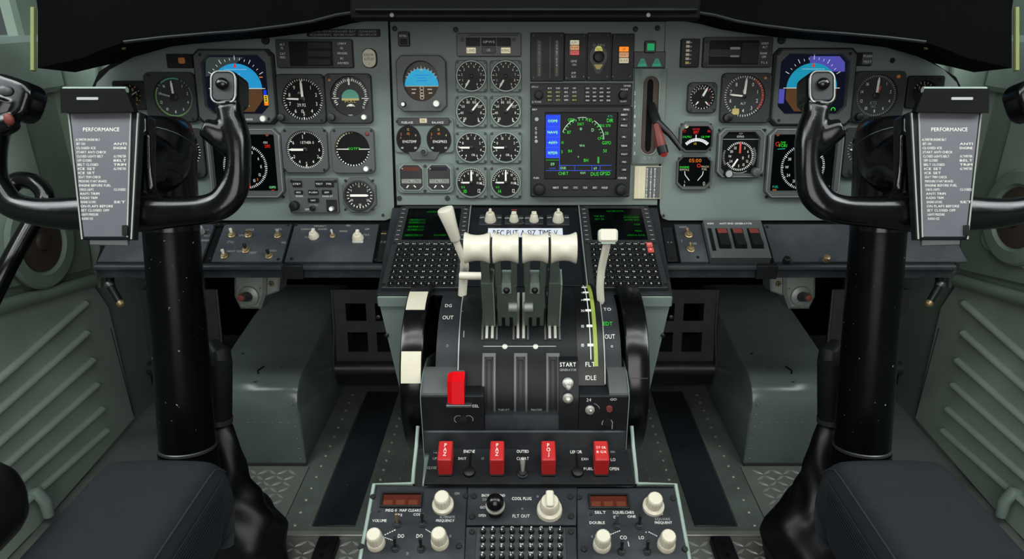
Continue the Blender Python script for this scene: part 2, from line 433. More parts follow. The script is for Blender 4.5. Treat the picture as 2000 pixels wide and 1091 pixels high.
# ------------------------------------------------------------------ dial instrument
def outline(shape, x0, y0, x1, y1, c):
    if shape == 'oct': return octo(x0, y0, x1, y1, c)
    if shape == 'round': return circ((x0+x1)/2, (y0+y1)/2, abs(x1-x0)/2, 44, abs(y1-y0)/2)
    return rrect(x0, y0, x1, y1, c)
def gauge(fr, rect, name, label, cat, shape='rr', corner=9, c=None, r=None, ry=None, bez='bezel', h=.009, face='dial', ticks=(), nums=(), needles=(), arcs=(),
          texts=(), screws='4', knobs=(), ring=None, group=None, fn=None, hub=4, lip=None, sinset=6):
    x0, y0, x1, y1 = rect; cx, cy = (c or ((x0+x1)/2, (y0+y1)/2))
    u = Unit(fr, cx, cy, name, label, cat, group); k = u.k
    rx = r*k; ry_ = (ry or r)*k
    X0, Y0, X1, Y1 = u.r(*rect)
    mb = MB(bez); mb.ringp(outline(shape, X0, Y0, X1, Y1, corner*k), circ(0, 0, rx, 48, ry_), 0, h, .003, ch=.0015, cx=0, cy=0)
    bz = u.part(mb, 'bezel')
    if lip:
        mb = MB(lip); P = outline(shape, X0, Y0, X1, Y1, corner*k); mb.ringp(inset(P, .0026), inset(P, .0046), h-.0005, h+.0012, h, ch=.0004); u.part(mb, 'bezel_rim', parent=bz)
    if ring:
        mb = MB(ring); mb.ringp(circ(0, 0, rx+2.6*k, 48, ry_+2.6*k), circ(0, 0, rx-.2*k, 48, ry_-.2*k), h-.001, h+.0035, .003, ch=.0012, cx=0, cy=0); u.part(mb, 'ring', parent=bz)
    mb = MB(face); z = .0036; mb.flat(circ(0, 0, rx, 48, ry_), .003)
    for t in ticks:   # (a0,a1,n,r0,r1,w,mat) radii as fractions
        a0, a1, n, r0, r1, w, m = t; mb.ticks(0, 0, rx*r0, rx*r1, a0, a1, n, w*k, z, m)
    for t in nums:    # (strings,a0,a1,rad,h,mat)
        ss, a0, a1, rd, hh, m = t; n = len(ss)
        for i, q in enumerate(ss):
            a = R(a0+(a1-a0)*i/max(1, n-1)); mb.text(q, rx*rd*math.sin(a), ry_*rd*math.cos(a), hh*k, z, m)
    for t in arcs:
        a0, a1, r0, r1, m = t; mb.arc(0, 0, rx*r0, rx*r1, a0, a1, z, m)
    for t in texts:   # (string, px, py, h px, mat, fit px)
        q, tx, ty, hh, m = t[:5]; a, b = u.p(tx, ty); mb.text(q, a, b, hh*k, z+.0002, m, fit=t[5]*k if len(t) > 5 else None)
    df = u.part(mb, 'dial_face')
    if fn: fn(u, df)
    for nd in needles:   # (angle, len, w, tail, mat)
        a, ln, w, tl, m = nd; mb = MB(m); sa, ca = math.sin(R(a)), math.cos(R(a))
        mb.T = Matrix.Rotation(-R(a), 4, 'Z'); mb.prism([(-w*k/2, -tl*rx), (w*k/2, -tl*rx), (w*k*.5, ln*rx*.8), (w*k*.15, ln*rx), (-w*k*.15, ln*rx), (-w*k*.5, ln*rx*.8)], .0052, .0062); u.part(mb, 'needle')
    if hub and needles:
        mb = MB('black'); mb.lathe([(hub*k, .004), (hub*k, .0066), (hub*k*.7, .0072)], n=20); u.part(mb, 'hub')
    if screws:
        q = sinset
        for i, (sx, sy) in enumerate(((x0+q, y0+q), (x1-q, y0+q), (x0+q, y1-q), (x1-q, y1-q))):
            if screws == '4' or str(i) in screws: u.screw(sx, sy, 2.6, z=h-.0004)
    for kb in knobs: u.knob(kb[0], kb[1], kb[2], kb[4] if len(kb) > 4 else .009, m=kb[3], z=h-.0005, cap=kb[5] if len(kb) > 5 else None)
    return u
def plate(fr, rect, name, label, cat, m='bezeldark', h=.006, corner=2, group=None, screws=(), texts=(), fn=None, shape='rr', ch=.001, part='face_plate', base=None):
    x0, y0, x1, y1 = rect; u = Unit(fr, (x0+x1)/2, (y0+y1)/2, name, label, cat, group); X0, Y0, X1, Y1 = u.r(*rect)
    u.h = h; mb = MB(m); mb.prism(outline(shape, X0, Y0, X1, Y1, corner*u.k), 0, h, m, ch)
    for t in texts:
        q, tx, ty, hh, mm = t[:5]; a, b = u.p(tx, ty); mb.text(q, a, b, hh*u.kv, h+.0003, mm, fit=t[5]*u.k if len(t) > 5 else None)
    if fn: fn(u, mb)
    u.face = u.part(mb, part)
    for sx, sy in screws: u.screw(sx, sy, 3.0, z=h)
    return u
def sub(u, rect, name, m, z0, z1, corner=1.5, text=None, th=4, tm='white', ch=.0006, parent=None, label=None):
    X0, Y0, X1, Y1 = u.r(*rect); mb = MB(m); mb.prism(rrect(X0, Y0, X1, Y1, corner*u.k, 3), z0, z1, m, ch)
    if text:
        ls = text.split('|'); n = len(ls)
        for i, q in enumerate(ls): mb.text(q, (X0+X1)/2, Y1-(Y1-Y0)*(i+.5)/n, th*u.kv, z1+.0003, tm, fit=min((X1-X0)*.82, 1e9) if len(q) > 3 else None)
    return u.part(mb, name, label, parent)
# ------------------------------------------------------------------ the panels themselves
def panel(name, label, pts, m='panel', screws=(), fr=A, th=.004, holes=None):
    cx = sum(p[0] for p in pts)/len(pts); cy = sum(p[1] for p in pts)/len(pts)
    u = Unit(fr, cx, cy, name, label, 'panel'); P = [u.p(*q) for q in pts]
    mb = MB(m); mb.prism(P, -th, -.0003, m, .0012); u.face = u.part(mb, 'panel_plate')
    for q in screws: u.screw(q[0], q[1], q[2] if len(q) > 2 else 5, z=-.0005)
    return u
LP = [(756, 30), (700, 24), (650, 34), (600, 50), (540, 64), (480, 72), (400, 82), (330, 93), (260, 113), (215, 137), (190, 162), (179, 196), (179, 429), (752, 429), (763, 425), (767, 416), (768.5, 402)]
LP = LP[::-1]
up_l = panel('instrument_panel', 'left grey-green instrument panel of the captain, behind the left control wheel', LP, screws=((519, 79, 8), (748, 420, 3)))
up_c = panel('instrument_panel', 'middle grey-green instrument panel with the eight engine dials and large blue screen', [(775, 401), (1284, 401), (1300.5, 42), (761, 42)],
             screws=((771, 56), (890, 58), (1241, 57), (1284, 55), (780, 387), (874, 387)))
up_r = panel('instrument_panel', 'right grey-green instrument panel, behind the right control wheel', [(2058-q[0], q[1]) for q in LP][::-1], screws=((1526, 78, 8), (1743, 118, 5), (1296, 421, 3)))
mb = MB('pitch'); mb.T = A.mat()
P = [A.uv(*q) for q in [(168, 440), (1890, 440), (1890, 190), (1870, 150), (1800, 105), (1700, 70), (1450, 40), (1350, 16), (700, 16), (600, 40), (350, 75), (250, 100), (190, 140), (168, 190)]]
mb.prism(P, -.03, -.0045); struct(mb.build('trim_1'))  # black backing: dark panel joints, and painted shade in the gap under the hood
# ------------------------------------------------------------------ left panel instruments
W12 = ['0', '1', '2', '3', '4', '5', '6', '7', '8', '9']
gauge(A, (226, 158, 288, 214), 'clock', 'small dark dial peeping out above the left checklist holder', 'instrument', c=(258, 187), r=22, corner=5, bez='bezeldark', ticks=((0, 330, 12, .75, .92, 1.4, 'orange'),), nums=((['9', '0', '1', '2'], -30, 120, .55, 6, 'gold'),), needles=((60, .7, 2, .1, 'dim'),), screws='01')
gauge(A, (288, 141, 387, 238), 'airspeed_indicator', 'airspeed dial with a green rim arc, left of the left attitude screen', 'instrument', c=(342, 190), r=38, face='dialgrey', bez='bezel', corner=12,
      ticks=((30, 330, 31, .88, .98, 1.2, 'dim'),), arcs=((60, 300, .9, .97, 'greenmark'), (-40, 20, .9, .97, 'teal')), nums=((['1', '2', '4', '6', '8', '10', '12', '14', '16'], 40, 320, .72, 5.5, 'white'),), needles=((-4, .82, 4, 0, 'white'), (-75, .8, 3, 0, 'dim')), hub=7)
u = plate(A, (329, 106, 379, 133), 'warning_light', 'small dark box with an amber lamp above the green-rimmed dial', 'warning light', 'bezeldark', .008, 2)
sub(u, (353, 113, 366, 125), 'lamp', 'orange', .008, .0105, 3)
def pfd(fr, rect, scr, label, s):
    u = Unit(fr, (rect[0]+rect[2])/2, (rect[1]+rect[3])/2, 'attitude_display', label, 'screen'); k = u.k
    X0, Y0, X1, Y1 = u.r(*rect); x0, y0, x1, y1 = u.r(*scr)
    mb = MB('bezelgrey'); mb.ringp(octo(X0, Y0, X1, Y1, 11*k), octo(x0, y0, x1, y1, 15*k), 0, .014, .004, ch=.002); bz = u.part(mb, 'bezel')
    mb = MB('bezeldark'); P = octo(X0, Y0, X1, Y1, 10*k); mb.ringp([(a*1.05, b*1.04) for a, b in P], [(a*.99, b*.99) for a, b in P], -.0002, .007, .007, ch=.001); u.part(mb, 'mounting_tray', parent=bz)
    mb = MB('e_navy'); mb.flat(octo(x0, y0, x1, y1, 15*k), .0045)
    cx, cy = u.p(S(465, s) if s < 0 else 1583, 173 if s < 0 else 172); r = 49*k; z = .0049
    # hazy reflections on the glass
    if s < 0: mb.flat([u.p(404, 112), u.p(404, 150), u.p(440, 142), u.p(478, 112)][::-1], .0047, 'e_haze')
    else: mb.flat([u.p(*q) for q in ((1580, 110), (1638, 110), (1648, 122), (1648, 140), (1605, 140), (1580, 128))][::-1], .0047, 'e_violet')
    hy = u.p(450, 173)[1] if s < 0 else u.p(1583, 173)[1]
    sky = [(cx+r*math.cos(t), cy+r*.95*math.sin(t)) for t in [math.pi*q/24 for q in range(25)]]
    mb.flat(sky, z, 'e_sky' if s < 0 else 'e_cyan')
    mb.flat([(cx-r, cy), (cx-r, cy-.42*r), (cx-.62*r, cy-.9*r), (cx+.62*r, cy-.9*r), (cx+r, cy-.42*r), (cx+r, cy)], z, 'e_brown')
    mb.rect(cx-r*1.12, cy-.0006, cx+r*1.12, cy+.0006, z+.0002, 'e_white')
    mb.ticks(cx, cy, r*1.08, r*1.17, -60, 60, 13, .9*k, z, 'e_white')
    mb.ticks(cx, cy, r*1.08, r*1.25, -60, 60, 5, 1.1*k, z+.0001, 'e_white')
    mb.flat([(cx-3*k, cy+r*.8), (cx+3*k, cy+r*.8), (cx, cy+r*.98)], z+.0003, 'e_red')
    for i in range(1, 5):
        w = (9, 18, 9, 22)[i-1]*k; mb.rect(cx-w, cy+i*r*.18, cx+w, cy+i*r*.18+.0005, z+.0003, 'e_white'); mb.rect(cx-w, cy-i*r*.17, cx+w, cy-i*r*.17+.0005, z+.0003, 'e_white')
    if s < 0:
        a, b = u.p(516, 176); mb.rect(a, u.p(516, 186)[1], a+6*k, b, z, 'e_blue'); mb.rect(a, u.p(516, 200)[1], a+8*k, u.p(516, 186)[1], z, 'e_yellow'); mb.rect(a, u.p(516, 206)[1], a+8*k, u.p(516, 200)[1], z, 'e_orange')
        for i in range(3): mb.rect(a+2*k, u.p(516, 190+i*4)[1], a+6*k, u.p(516, 188+i*4)[1], z+.0002, 'e_black')
        mb.rect(a-6*k, u.p(0, 152)[1], a+1*k, u.p(0, 150)[1], z, 'e_amber')
    else:
        mb.rect(*u.r(1519, 174, 1530, 202), z, 'e_violet'); a, b = u.p(1625, 214); mb.arc(a, b, 3*k, 4.5*k, -120, 120, z, 'e_green')
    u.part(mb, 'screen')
    for q in ((rect[0]+8, rect[1]+9), (rect[2]-8, rect[1]+9), (rect[0]+8, rect[3]-8), (rect[2]-8, rect[3]-8)): u.screw(q[0], q[1], 3, z=.0135)
    return u
u = pfd(A, (389, 99, 538, 240), (402, 108, 527, 223), 'left attitude screen with blue sky half circle, behind the left wheel grip', -1)
u.knob(521, 232, 7, .008, 'dim', .014, cap='white')
mb = MB('white'); a, b = u.p(490, 233); mb.text('MARKER', a, b, 4*u.k, .0143); u.part(mb, 'lettering')
u = pfd(A, (1508, 97, 1662, 243), (1517, 106, 1651, 223), 'right attitude screen with violet glare patch, behind the right wheel grip', 1)
plate(A, (599, 57, 743, 72), 'placard', 'long black two-line placard at the top of the left panel', 'placard', 'bezeldark', .0015, 2, texts=(('RESTRICTED IN FORWARD SEAT   CLEARANCE', 671, 61.5, 4.2, 'dim', 128), ('REQUIREMENTS  BEFORE FLIGHT   CERTIFICATE', 671, 68, 4.2, 'dim', 130)))
u = plate(A, (543, 78, 691, 133), 'annunciator', 'charcoal annunciator box with three dark windows under the left placard', 'annunciator', 'bezel', .011, 3,
          texts=(('ALT', 555, 88, 4.4, 'white'), ('FL', 555, 95, 4.4, 'white'), ('CAT', 556, 106, 4.4, 'white'), ('MSG', 556, 113, 4.4, 'white'), ('LNAV', 671, 86, 4.4, 'white', 16), ('GS', 670, 95, 4.4, 'white'), ('HDGSEL', 672, 105, 4.4, 'white', 20), ('BC', 671, 115, 4.4, 'white'), ('ARMED', 673, 124, 4.4, 'white', 22)))
sub(u, (569, 82, 653, 130), 'recess', 'dial', .011, .0113)
for y in (83.5, 99.5, 115.5): sub(u, (604, y, 650, y+13), 'window', 'bezeldark', .0113, .013)
u = Unit(A, 722, 113, 'plaque', 'cream oval plaque with a dark band, right of the three-window box', 'plaque')
X0, Y0, X1, Y1 = u.r(709, 96, 735, 132); mb = MB('bezeldark'); mb.prism(rrect(X0-.001, Y0-.001, X1+.002, Y1+.001, .012), 0, .004, ch=.001); u.part(mb, 'mount')
mb = MB('cream'); mb.prism(rrect(X0, Y0, X1, Y1, .012), .004, .0062, ch=.0008); mb.text('KNOW', 0, 5*u.k, 5*u.k, .0066, 'black', fit=19*u.k); mb.text('ALTITUDE', 0, -2.5*u.k, 5*u.k, .0066, 'black', fit=19*u.k); mb.text('0', 0, -11*u.k, 5*u.k, .0066, 'dim'); mb.text('+', 0, 12*u.k, 4*u.k, .0066, 'dim'); u.part(mb, 'plaque_face')
gauge(A, (544, 145, 637, 241), 'altimeter', 'altimeter with two white needles beside the left attitude screen', 'instrument', c=(593, 194), r=40, corner=8, ticks=((0, 353, 50, .88, .97, 1.3, 'white'), (0, 324, 10, .84, .97, 2.2, 'white')), nums=((W12[1:], 36, 324, .68, 7, 'white'),),
      needles=((-3, .88, 4.5, .12, 'white'), (-88, .8, 3.5, -.2, 'white')), texts=(('29.92', 590, 205, 6, 'white'), ('13', 592, 217, 6, 'white'), ('ALT', 588, 181, 5, 'dim')), knobs=((554, 229, 7, 'bezel', .01),), hub=5, screws='123')
def rmi(u, df):
    k = u.k; mb = MB('teal'); P = [(17*k*math.cos(t), -4*k+17*k*math.sin(t)) for t in [math.pi*q/20 for q in range(21)]]; mb.flat(P, .004)
    mb.rect(-17*k, -8*k, 17*k, -4*k, .004, 'gold'); mb.text('PULL', 0, -10*k, 4*k, .0042, 'gold', fit=22*k); mb.line(-36*k, -4*k, -22*k, -4*k, 1.4*k, .0042, 'white'); mb.line(22*k, -4*k, 36*k, -4*k, 1.4*k, .0042, 'white'); mb.arc(0, -24*k, 8*k, 9.5*k, -60, 60, .0042, 'white'); mb.flat([(-5*k, -19*k), (5*k, -19*k), (0, -14*k)], .0043, 'white'); u.part(mb, 'horizon_disc', parent=df)
gauge(A, (638, 144, 728, 241), 'standby_attitude_dial', 'round dial with a teal half disc and orange flag, upper right of the left panel', 'instrument', c=(685, 188), r=38, face='black', corner=8, ticks=((-120, 120, 33, .74, .86, 1.6, 'white'),), nums=((['9', '6', '3', '0', '3', '6'], -110, 40, .86, 5, 'white'), (['E', '12', '15'], 70, 130, .86, 5, 'white')),
      needles=((-2, .92, 3.4, -.55, 'white'),), texts=(('SPD', 686, 226, 4.4, 'white'), ('HORIZON', 686, 237, 3.5, 'dim')), knobs=((651, 229, 7.5, 'bezel', .01), (714, 229, 6, 'dim', .008, 'white')), fn=rmi, hub=0, screws='01')
mb = MB('orange'); uu = Unit(A, 646, 157, 'warning_flag', 'tiny orange flag light at the corner of the teal half-disc dial', 'warning light'); mb.lathe([(2.6*uu.k, .0085), (2.2*uu.k, .0102)], n=12); uu.part(mb, 'lamp')
def nd(fr, rect, scr, cxy, label, s):
    u = Unit(fr, (rect[0]+rect[2])/2, (rect[1]+rect[3])/2, 'navigation_display', label, 'screen'); k = u.k
    X0, Y0, X1, Y1 = u.r(*rect); x0, y0, x1, y1 = u.r(*scr); P = octo(X0, Y0, X1, Y1, 13*k)
    mb = MB('bezelgrey'); mb.ringp(P, rrect(x0, y0, x1, y1, 3*k), 0, .012, .004, ch=.002); bz = u.part(mb, 'bezel')
    mb = MB('rimlight'); mb.ringp(inset(P, .0022), inset(P, .0036), .0115, .0132, .012, ch=.0004); u.part(mb, 'bezel_rim', parent=bz)
    mb = MB('e_black'); mb.rect(x0, y0, x1, y1, .0045); cx, cy = u.p(*cxy); r = 43*k; z = .0049
    mb.ticks(cx, cy, r*.9, r*1.0, 0, 355, 72, 1.2*k, z, 'e_white'); mb.ticks(cx, cy, r*.87, r*1.0, 0, 330, 12, 1.6*k, z, 'e_white')
    for i, t in enumerate(['N', '3', '6', 'E', '12', '15', 'S', '21', '24', 'W', '30', '33']):
        a = R(i*30); mb.text(t, cx+r*.72*math.sin(a), cy+r*.72*math.cos(a), 5.5*k, z, 'e_white')
    mb.arc(cx, cy, r*1.05, r*1.12, 178, 186, z, 'e_red'); mb.text('TRK', cx, cy+2*k, 4*k, z, 'e_white')
    if s < 0:
        a, b = u.p(524, 285); mb.text('285', a, b, 6*k, z, 'e_red'); a, b = u.p(520, 278); mb.text('CRS', a, b, 4*k, z, 'e_white'); a, b = u.p(428, 283); mb.text('+', a, b, 7*k, z, 'e_red'); a, b = u.p(432, 292); mb.text('7', a, b, 5*k, z, 'e_green')
        a, b = u.p(534, 365); mb.text('GSPD', a, b, 4.5*k, z, 'e_lgreen'); a, b = u.p(535, 371); mb.text('MIN', a, b, 3*k, z, 'e_red'); a, b = u.p(434, 366); mb.text('120', a, b, 4.5*k, z, 'e_white')
        mb.rect(*u.r(488, 353, 491, 366), z, 'e_red'); a, b = u.p(505, 350); mb.text('5', a, b, 5*k, z, 'e_amber')
    else:
        a, b = u.p(1527, 284); mb.text('VOR1', a, b, 6*k, z, 'e_green'); a, b = u.p(1528, 278); mb.text('DME', a, b, 4*k, z, 'e_green'); mb.arc(*u.p(1517, 281), 3*k, 4*k, 0, 360, z, 'e_red'); mb.line(*u.p(1517, 291), *u.p(1532, 290), 1.2*k, z, 'e_teal')
        a, b = u.p(1618, 283); mb.text('41', a, b, 6*k, z, 'e_red'); a, b = u.p(1513, 364); mb.text('FUEL', a, b, 4.5*k, z, 'e_teal'); a, b = u.p(1511, 370); mb.text('HDG', a, b, 3*k, z, 'e_amber'); a, b = u.p(1612, 364); mb.text('WIND', a, b, 4*k, z, 'e_white'); a, b = u.p(1611, 370); mb.text('TCAS', a, b, 3*k, z, 'e_amber')
    mb.rect(x0+2*k, y0, x1-2*k, y0+1.0*k, z, 'e_darkred'); u.part(mb, 'screen')
    q = (526, 263) if s < 0 else (1515, 263)
    X, Y = u.p(*q); mb = MB('reddull'); mb.lathe([(3.4*k, .0115), (2.6*k, .0132)], X, Y, n=12); u.part(mb, 'indicator_lamp')
    for q in ((rect[0]-1, rect[1]+4), (rect[2]+1, rect[1]+4), (rect[0]+2, rect[3]-2), (rect[2]-1, rect[3]-2)): u.screw(q[0], q[1], 3, z=.002)
    return u
nd(A, (411, 250, 555, 386), (419, 262, 543, 373), (481, 325), 'left navigation screen with a white compass circle, behind the left wheel grip', -1)
nd(A, (1494, 250, 1640, 386), (1504, 262, 1628, 373), (1566, 326), 'right navigation screen with a white compass circle, behind the right wheel grip', 1)
gauge(A, (553, 249, 642, 337), 'vertical_speed_indicator', 'octagonal vertical speed dial with its needle pointing left, left panel', 'instrument', shape='oct', corner=9, c=(598, 292), r=37, bez='bezelgrey', lip=None, ticks=((0, 354, 60, .88, .97, 1.4, 'white'), (0, 300, 6, .8, .97, 2.2, 'white')), nums=((['6', '2', '4', '5', '4', '2', '1', '6'], 90, 300, .72, 6, 'white'),),
      needles=((-90, .9, 4.2, .1, 'white'),), texts=(('1 ETHER 0', 601, 278, 5, 'white', 26), ('1', 592, 267, 8, 'white')), hub=4)
def hsi(u, df):
    k = u.k; mb = MB('e_green'); mb.text('-OOTPT-', 2*k, 1*k, 5*k, .0042, 'e_green', fit=30*k); mb.line(-31*k, 0, -8*k, 0, 1.6*k, .0044, 'white'); mb.line(12*k, 0, 31*k, 0, 1.6*k, .0044, 'white'); u.part(mb, 'course_bar', parent=df)
gauge(A, (649, 249, 733, 338), 'course_indicator', 'round dial with a green word across a white line, right side of the left panel', 'instrument', c=(690, 291), r=34, bez='bezelgrey', face='dial', corner=10, ticks=((90, 360, 28, .88, .96, 2, 'white'), (-90, 0, 9, .88, .96, 2, 'gold')), knobs=((718, 329, 6, 'dim', .008, 'white'),), texts=(), fn=hsi, screws='013')
mb = MB('reddull'); uu = Unit(A, 719, 261, 'warning_lamp', 'small red lamp at the corner of the green-word dial', 'warning light'); mb.lathe([(4*uu.k, .0085), (4*uu.k, .0105), (2.5*uu.k, .0118)], n=14); uu.part(mb, 'lamp')
u = plate(A, (567, 347, 662, 415), 'heading_selector', 'grey selector panel with push buttons and a black knob under the left dials', 'control panel', 'bezelgrey', .007, 2, screws=((572, 353), (657, 353), (572, 409)),
          texts=(('HEADING', 587, 382, 3.5, 'white', 14), ('RANGE SET', 642, 382, 3.5, 'white', 20), ('ALT', 617, 389, 3, 'dim'), ('COURSE', 615, 399, 3.5, 'dim', 16), ('OFF', 602, 408, 4, 'white')))
for q, t in (((574, 352, 592, 364), 'STBY'), ((618, 352, 635, 364), 'TEST'), ((636, 352, 654, 364), 'PWR'), ((578, 371, 594, 378), 'HDG'), ((605, 370, 624, 379), 'PUSH'), ((631, 370, 650, 379), 'ARM'), ((604, 386, 625, 394), 'NAV')): sub(u, q, 'push_button', 'black', .007, .0098, 1, t, 3.5)
sub(u, (640, 389, 660, 412), 'switch_guard', 'black', .007, .009, 1); u.knob(579, 400, 9.5, .014, 'bezeldark', .007); u.knob(651, 406, 5, .009, 'dim', .009, cap='white', name='push_knob'); u.toggle(613, 405, .007, (.2, -.3), .01, 4, 'bezeldark', 'black')
gauge(A, (671, 346, 736, 414), 'trim_indicator', 'round dial with a single level white bar, lower right of the left panel', 'instrument', shape='oct', corner=16, c=(703, 381), r=27, bez='bezelgrey', face='black', ring='bezel', ticks=((0, 345, 24, .78, .93, 1.6, 'white'),), nums=((['12', '3', '20', '30', '40', '9'], 0, 300, .68, 4.5, 'white'),), needles=((90, .66, 4.5, .66, 'white'),), hub=0)
gauge(A, (340, 250, 402, 347), 'radio_altimeter', 'dark dial half hidden between the left column and the left navigation screen', 'instrument', c=(366, 295), r=30, corner=12, face='dial', bez='bezel', ticks=((0, 180, 16, .8, .95, 1.5, 'white'),), nums=((['1', '2', '4', '5'], 50, 150, .65, 6, 'white'),), texts=(('ATT', 379, 270, 4, 'white'),), needles=((100, .6, 3, 0, 'dim'),), knobs=((385, 335, 7, 'bezelgrey', .01),), screws='1')
# ------------------------------------------------------------------ middle panel
u = plate(A, (779, 63, 801, 91), 'indicator_block', 'small black indicator block in the top left corner of the middle panel', 'indicator', 'black', .009, 2, texts=(('NO PULL', 789, 71, 4.4, 'white', 15),))
sub(u, (783, 77, 797, 88), 'window', 'dial', .009, .0096)
def adi(u, df):
    k = u.k; r = 33*k; mb = MB('black'); z = .004
    mb.flat([(r*math.cos(t), -9*k+r*1.0*math.sin(t)) for t in [math.pi*q/24 for q in range(25)]], z, 'e_standby')
    mb.flat([(r*math.cos(t), -9*k-27*k*math.sin(t)) for t in [math.pi*q/24 for q in range(24, -1, -1)]], z, 'e_horb'); mb.rect(-32*k, -10*k, 32*k, -8.4*k, z+.0002, 'cream')
    mb.ticks(0, -8*k, 31*k, 35*k, -60, 60, 11, 1.8*k, z+.0003, 'white'); mb.flat([(-2.5*k, 20*k), (2.5*k, 20*k), (0, 30*k)], z+.0003, 'white')
    for y, w in ((1, 10), (6, 8), (11, 14)): mb.rect(-w*k, y*k, w*k, (y+.7)*k, z+.0003, 'e_blue')
    for y, w in ((-16, 9), (-23, 7)): mb.rect(-20*k, y*k, -(20-w)*k, (y+2)*k, z+.0003, 'cream'); mb.rect((20-w)*k, y*k, 20*k, (y+2)*k, z+.0003, 'cream')
    for y in (-13, -19, -25, -30): mb.arc(0, y*k, 3*k, 4.2*k, 0, 360, z+.0003, 'cream')
    u.part(mb, 'horizon_ball', parent=df)
gauge(A, (777, 109, 873, 218), 'standby_horizon', 'standby horizon with blue sky over brown ground in an eight-sided bezel, middle panel', 'instrument', shape='oct', corner=11, c=(824, 159), r=35, ry=38, bez='bezelgrey', h=.014, face='black', fn=adi, screws='', knobs=((855, 203, 7.5, 'dim', .012, 'white'), (791, 204, 5, 'bezeldark', .01, 'white')), texts=())
u = plate(A, (893, 66, 1018, 111), 'annunciator', 'grey annunciator box with two cream labels above the engine dials', 'annunciator', 'bezelgrey', .01, 3)
for q, t, m in (((911, 75, 938, 91), None, 'dial'), ((941, 75, 969, 91), 'GPWS', 'dial'), ((971, 75, 998, 91), None, 'dial'), ((942, 93, 968, 105), 'OIL', 'black')): sub(u, q, 'window', m, .01, .0112, 1, t, 4.4, 'white')
for q, t in (((912, 94, 930, 105), 'LAND'), ((979, 94, 997, 105), 'KING')): sub(u, q, 'cream_label', 'e_pale', .01, .0112, 1, t, 5, 'black')
for x in (904, 1004): u.screw(x, 79, 3, z=.01)
mb = MB('bezel'); mb.rect(*u.r(915, 68, 1013, 72), .0103); u.part(mb, 'dymo_strip', label='worn grey label strip')
ENG = [(149, ['0', '1', '2', '3', '4', '5', '6', '7', '8', '9'], -150, 150, (-150,), 'RPM'), (218, ['20', '40', '60', '80', '100', '120', '8', '6'], -140, 140, (40,), ''), (288, ['4', '6', '8', '10', '0', '2', '4', '6'], -150, 150, (-90,), 'OIL'), (356, ['2', '4', '6', '8', '10', '12', '4'], -80, 100, (0, -90), 'TEMP')]
rown = ['uppermost', 'second', 'third', 'lowest']
for ri, (y, nn, a0, a1, nds, tx) in enumerate(ENG):
    for ci, x in enumerate((921, 988)):
        y_ = y+(0 if ri else 0)
        tt = [(tx, x+4, y+14, 4.4, 'white')] if tx and ri == 2 else []
        if ri == 3: tt = [('FUEL', x+16, y+1, 4.4, 'white'), ('10' if ci == 0 else '14', x-12, y+17, 7, 'e_green'), ('KG', x-16, y+9, 4, 'e_green'), ('12', x+15, y+16, 7, 'white')]
        if ri == 1: tt = [('0', x-14, y+17, 6, 'white'), ('6', x+14, y+17, 6, 'white')]
        gauge(A, (x-31, y-31, x+31, y+31), 'engine_gauge', f'{rown[ri]} engine dial in the {"left" if ci == 0 else "right"} column of the eight, {["needle at lower left", "needle at upper right", "needle pointing left", "two needles and green digits"][ri]}', 'instrument', c=(x, y), r=27.5, corner=6, bez='engplate', h=.005, ring='ring',
              ticks=((a0, a1, 15 if ri < 3 else 22, .82, .94, 1.3, 'white'),), nums=((nn, a0+5, a1-5, .68, 5, 'white'),), needles=[(nds[0], .88 if ri != 1 else .8, 3.5, -.05 if ri else -.3, 'white')]+([(nds[1], .75, 3, 0, 'white')] if len(nds) > 1 else []), texts=tt, hub=3.5, group='eight engine dials', sinset=4)
def dual(u, mb):
    k = u.k
u = Unit(A, 829, 270, 'twin_gauge', 'twin round gauge with orange digits and a centre knob, left of the engine dials', 'instrument'); k = u.k
X0, Y0, X1, Y1 = u.r(771, 229, 887, 312)
mb = MB('engplate'); mb.prism(rrect(X0, Y0+14*k, X1, Y1, 8*k), 0, .005, ch=.001); mb.prism([u.p(*q) for q in ((798, 296), (860, 296), (852, 312), (806, 312))][::-1], 0, .007, 'bezelgrey', .001); mb.prism(rrect(*u.r(778, 230, 878, 244), 2*k), .005, .0085, 'bezel', .0008)
mb.text('FUSELAGE', -31*k, u.p(0, 239)[1], 4*k, .0089, 'white', fit=22*k); mb.text('BALANCE', 28*k, u.p(0, 239)[1], 4*k, .0089, 'white', fit=22*k); u.part(mb, 'bezel')
sub(u, (821, 231, 835, 240), 'cream_label', 'e_pale', .0085, .0098, 1, 'OIL', 4, 'black')
for x, t, t2 in ((799, 'ENGTEMP', '02'), (858, 'ENGPRES', '45')):
    cx, cy = u.p(x, 272); mb = MB('dial'); mb.prism(circ(cx, cy, 24*k, 40, 27*k), .005, .0062, 'bezeldark', .0006); mb.flat(circ(cx, cy, 23*k, 40, 26*k), .0064, 'dial')
    mb.text(t, cx+2*k, cy-4*k, 5*k, .0068, 'white', fit=27*k); mb.text('12', cx, cy+19*k, 4.5*k, .0068, 'gold'); mb.text(t2, cx, cy+11*k, 4.5*k, .0068, 'e_amber'); mb.text('5', cx-14*k, cy+10*k, 5*k, .0068, 'orange'); mb.text('4', cx+14*k, cy+8*k, 5*k, .0068, 'gold'); mb.text('40', cx-13*k, cy-16*k, 4*k, .0068, 'white'); mb.text('60', cx+13*k, cy-16*k, 4*k, .0068, 'white'); mb.text('0', cx-15*k, cy+3*k, 4*k, .0068, 'orange')
    u.part(mb, 'dial_face')
u.knob(829, 296, 7.5, .009, 'ring', .007, cap='black')
for q in ((777, 237), (879, 237)): u.screw(q[0], q[1], 3, z=.005)
u = Unit(A, 831, 347, 'twin_counter', 'twin eight-sided counter with printed white strips, below the orange-digit gauges', 'instrument'); k = u.k
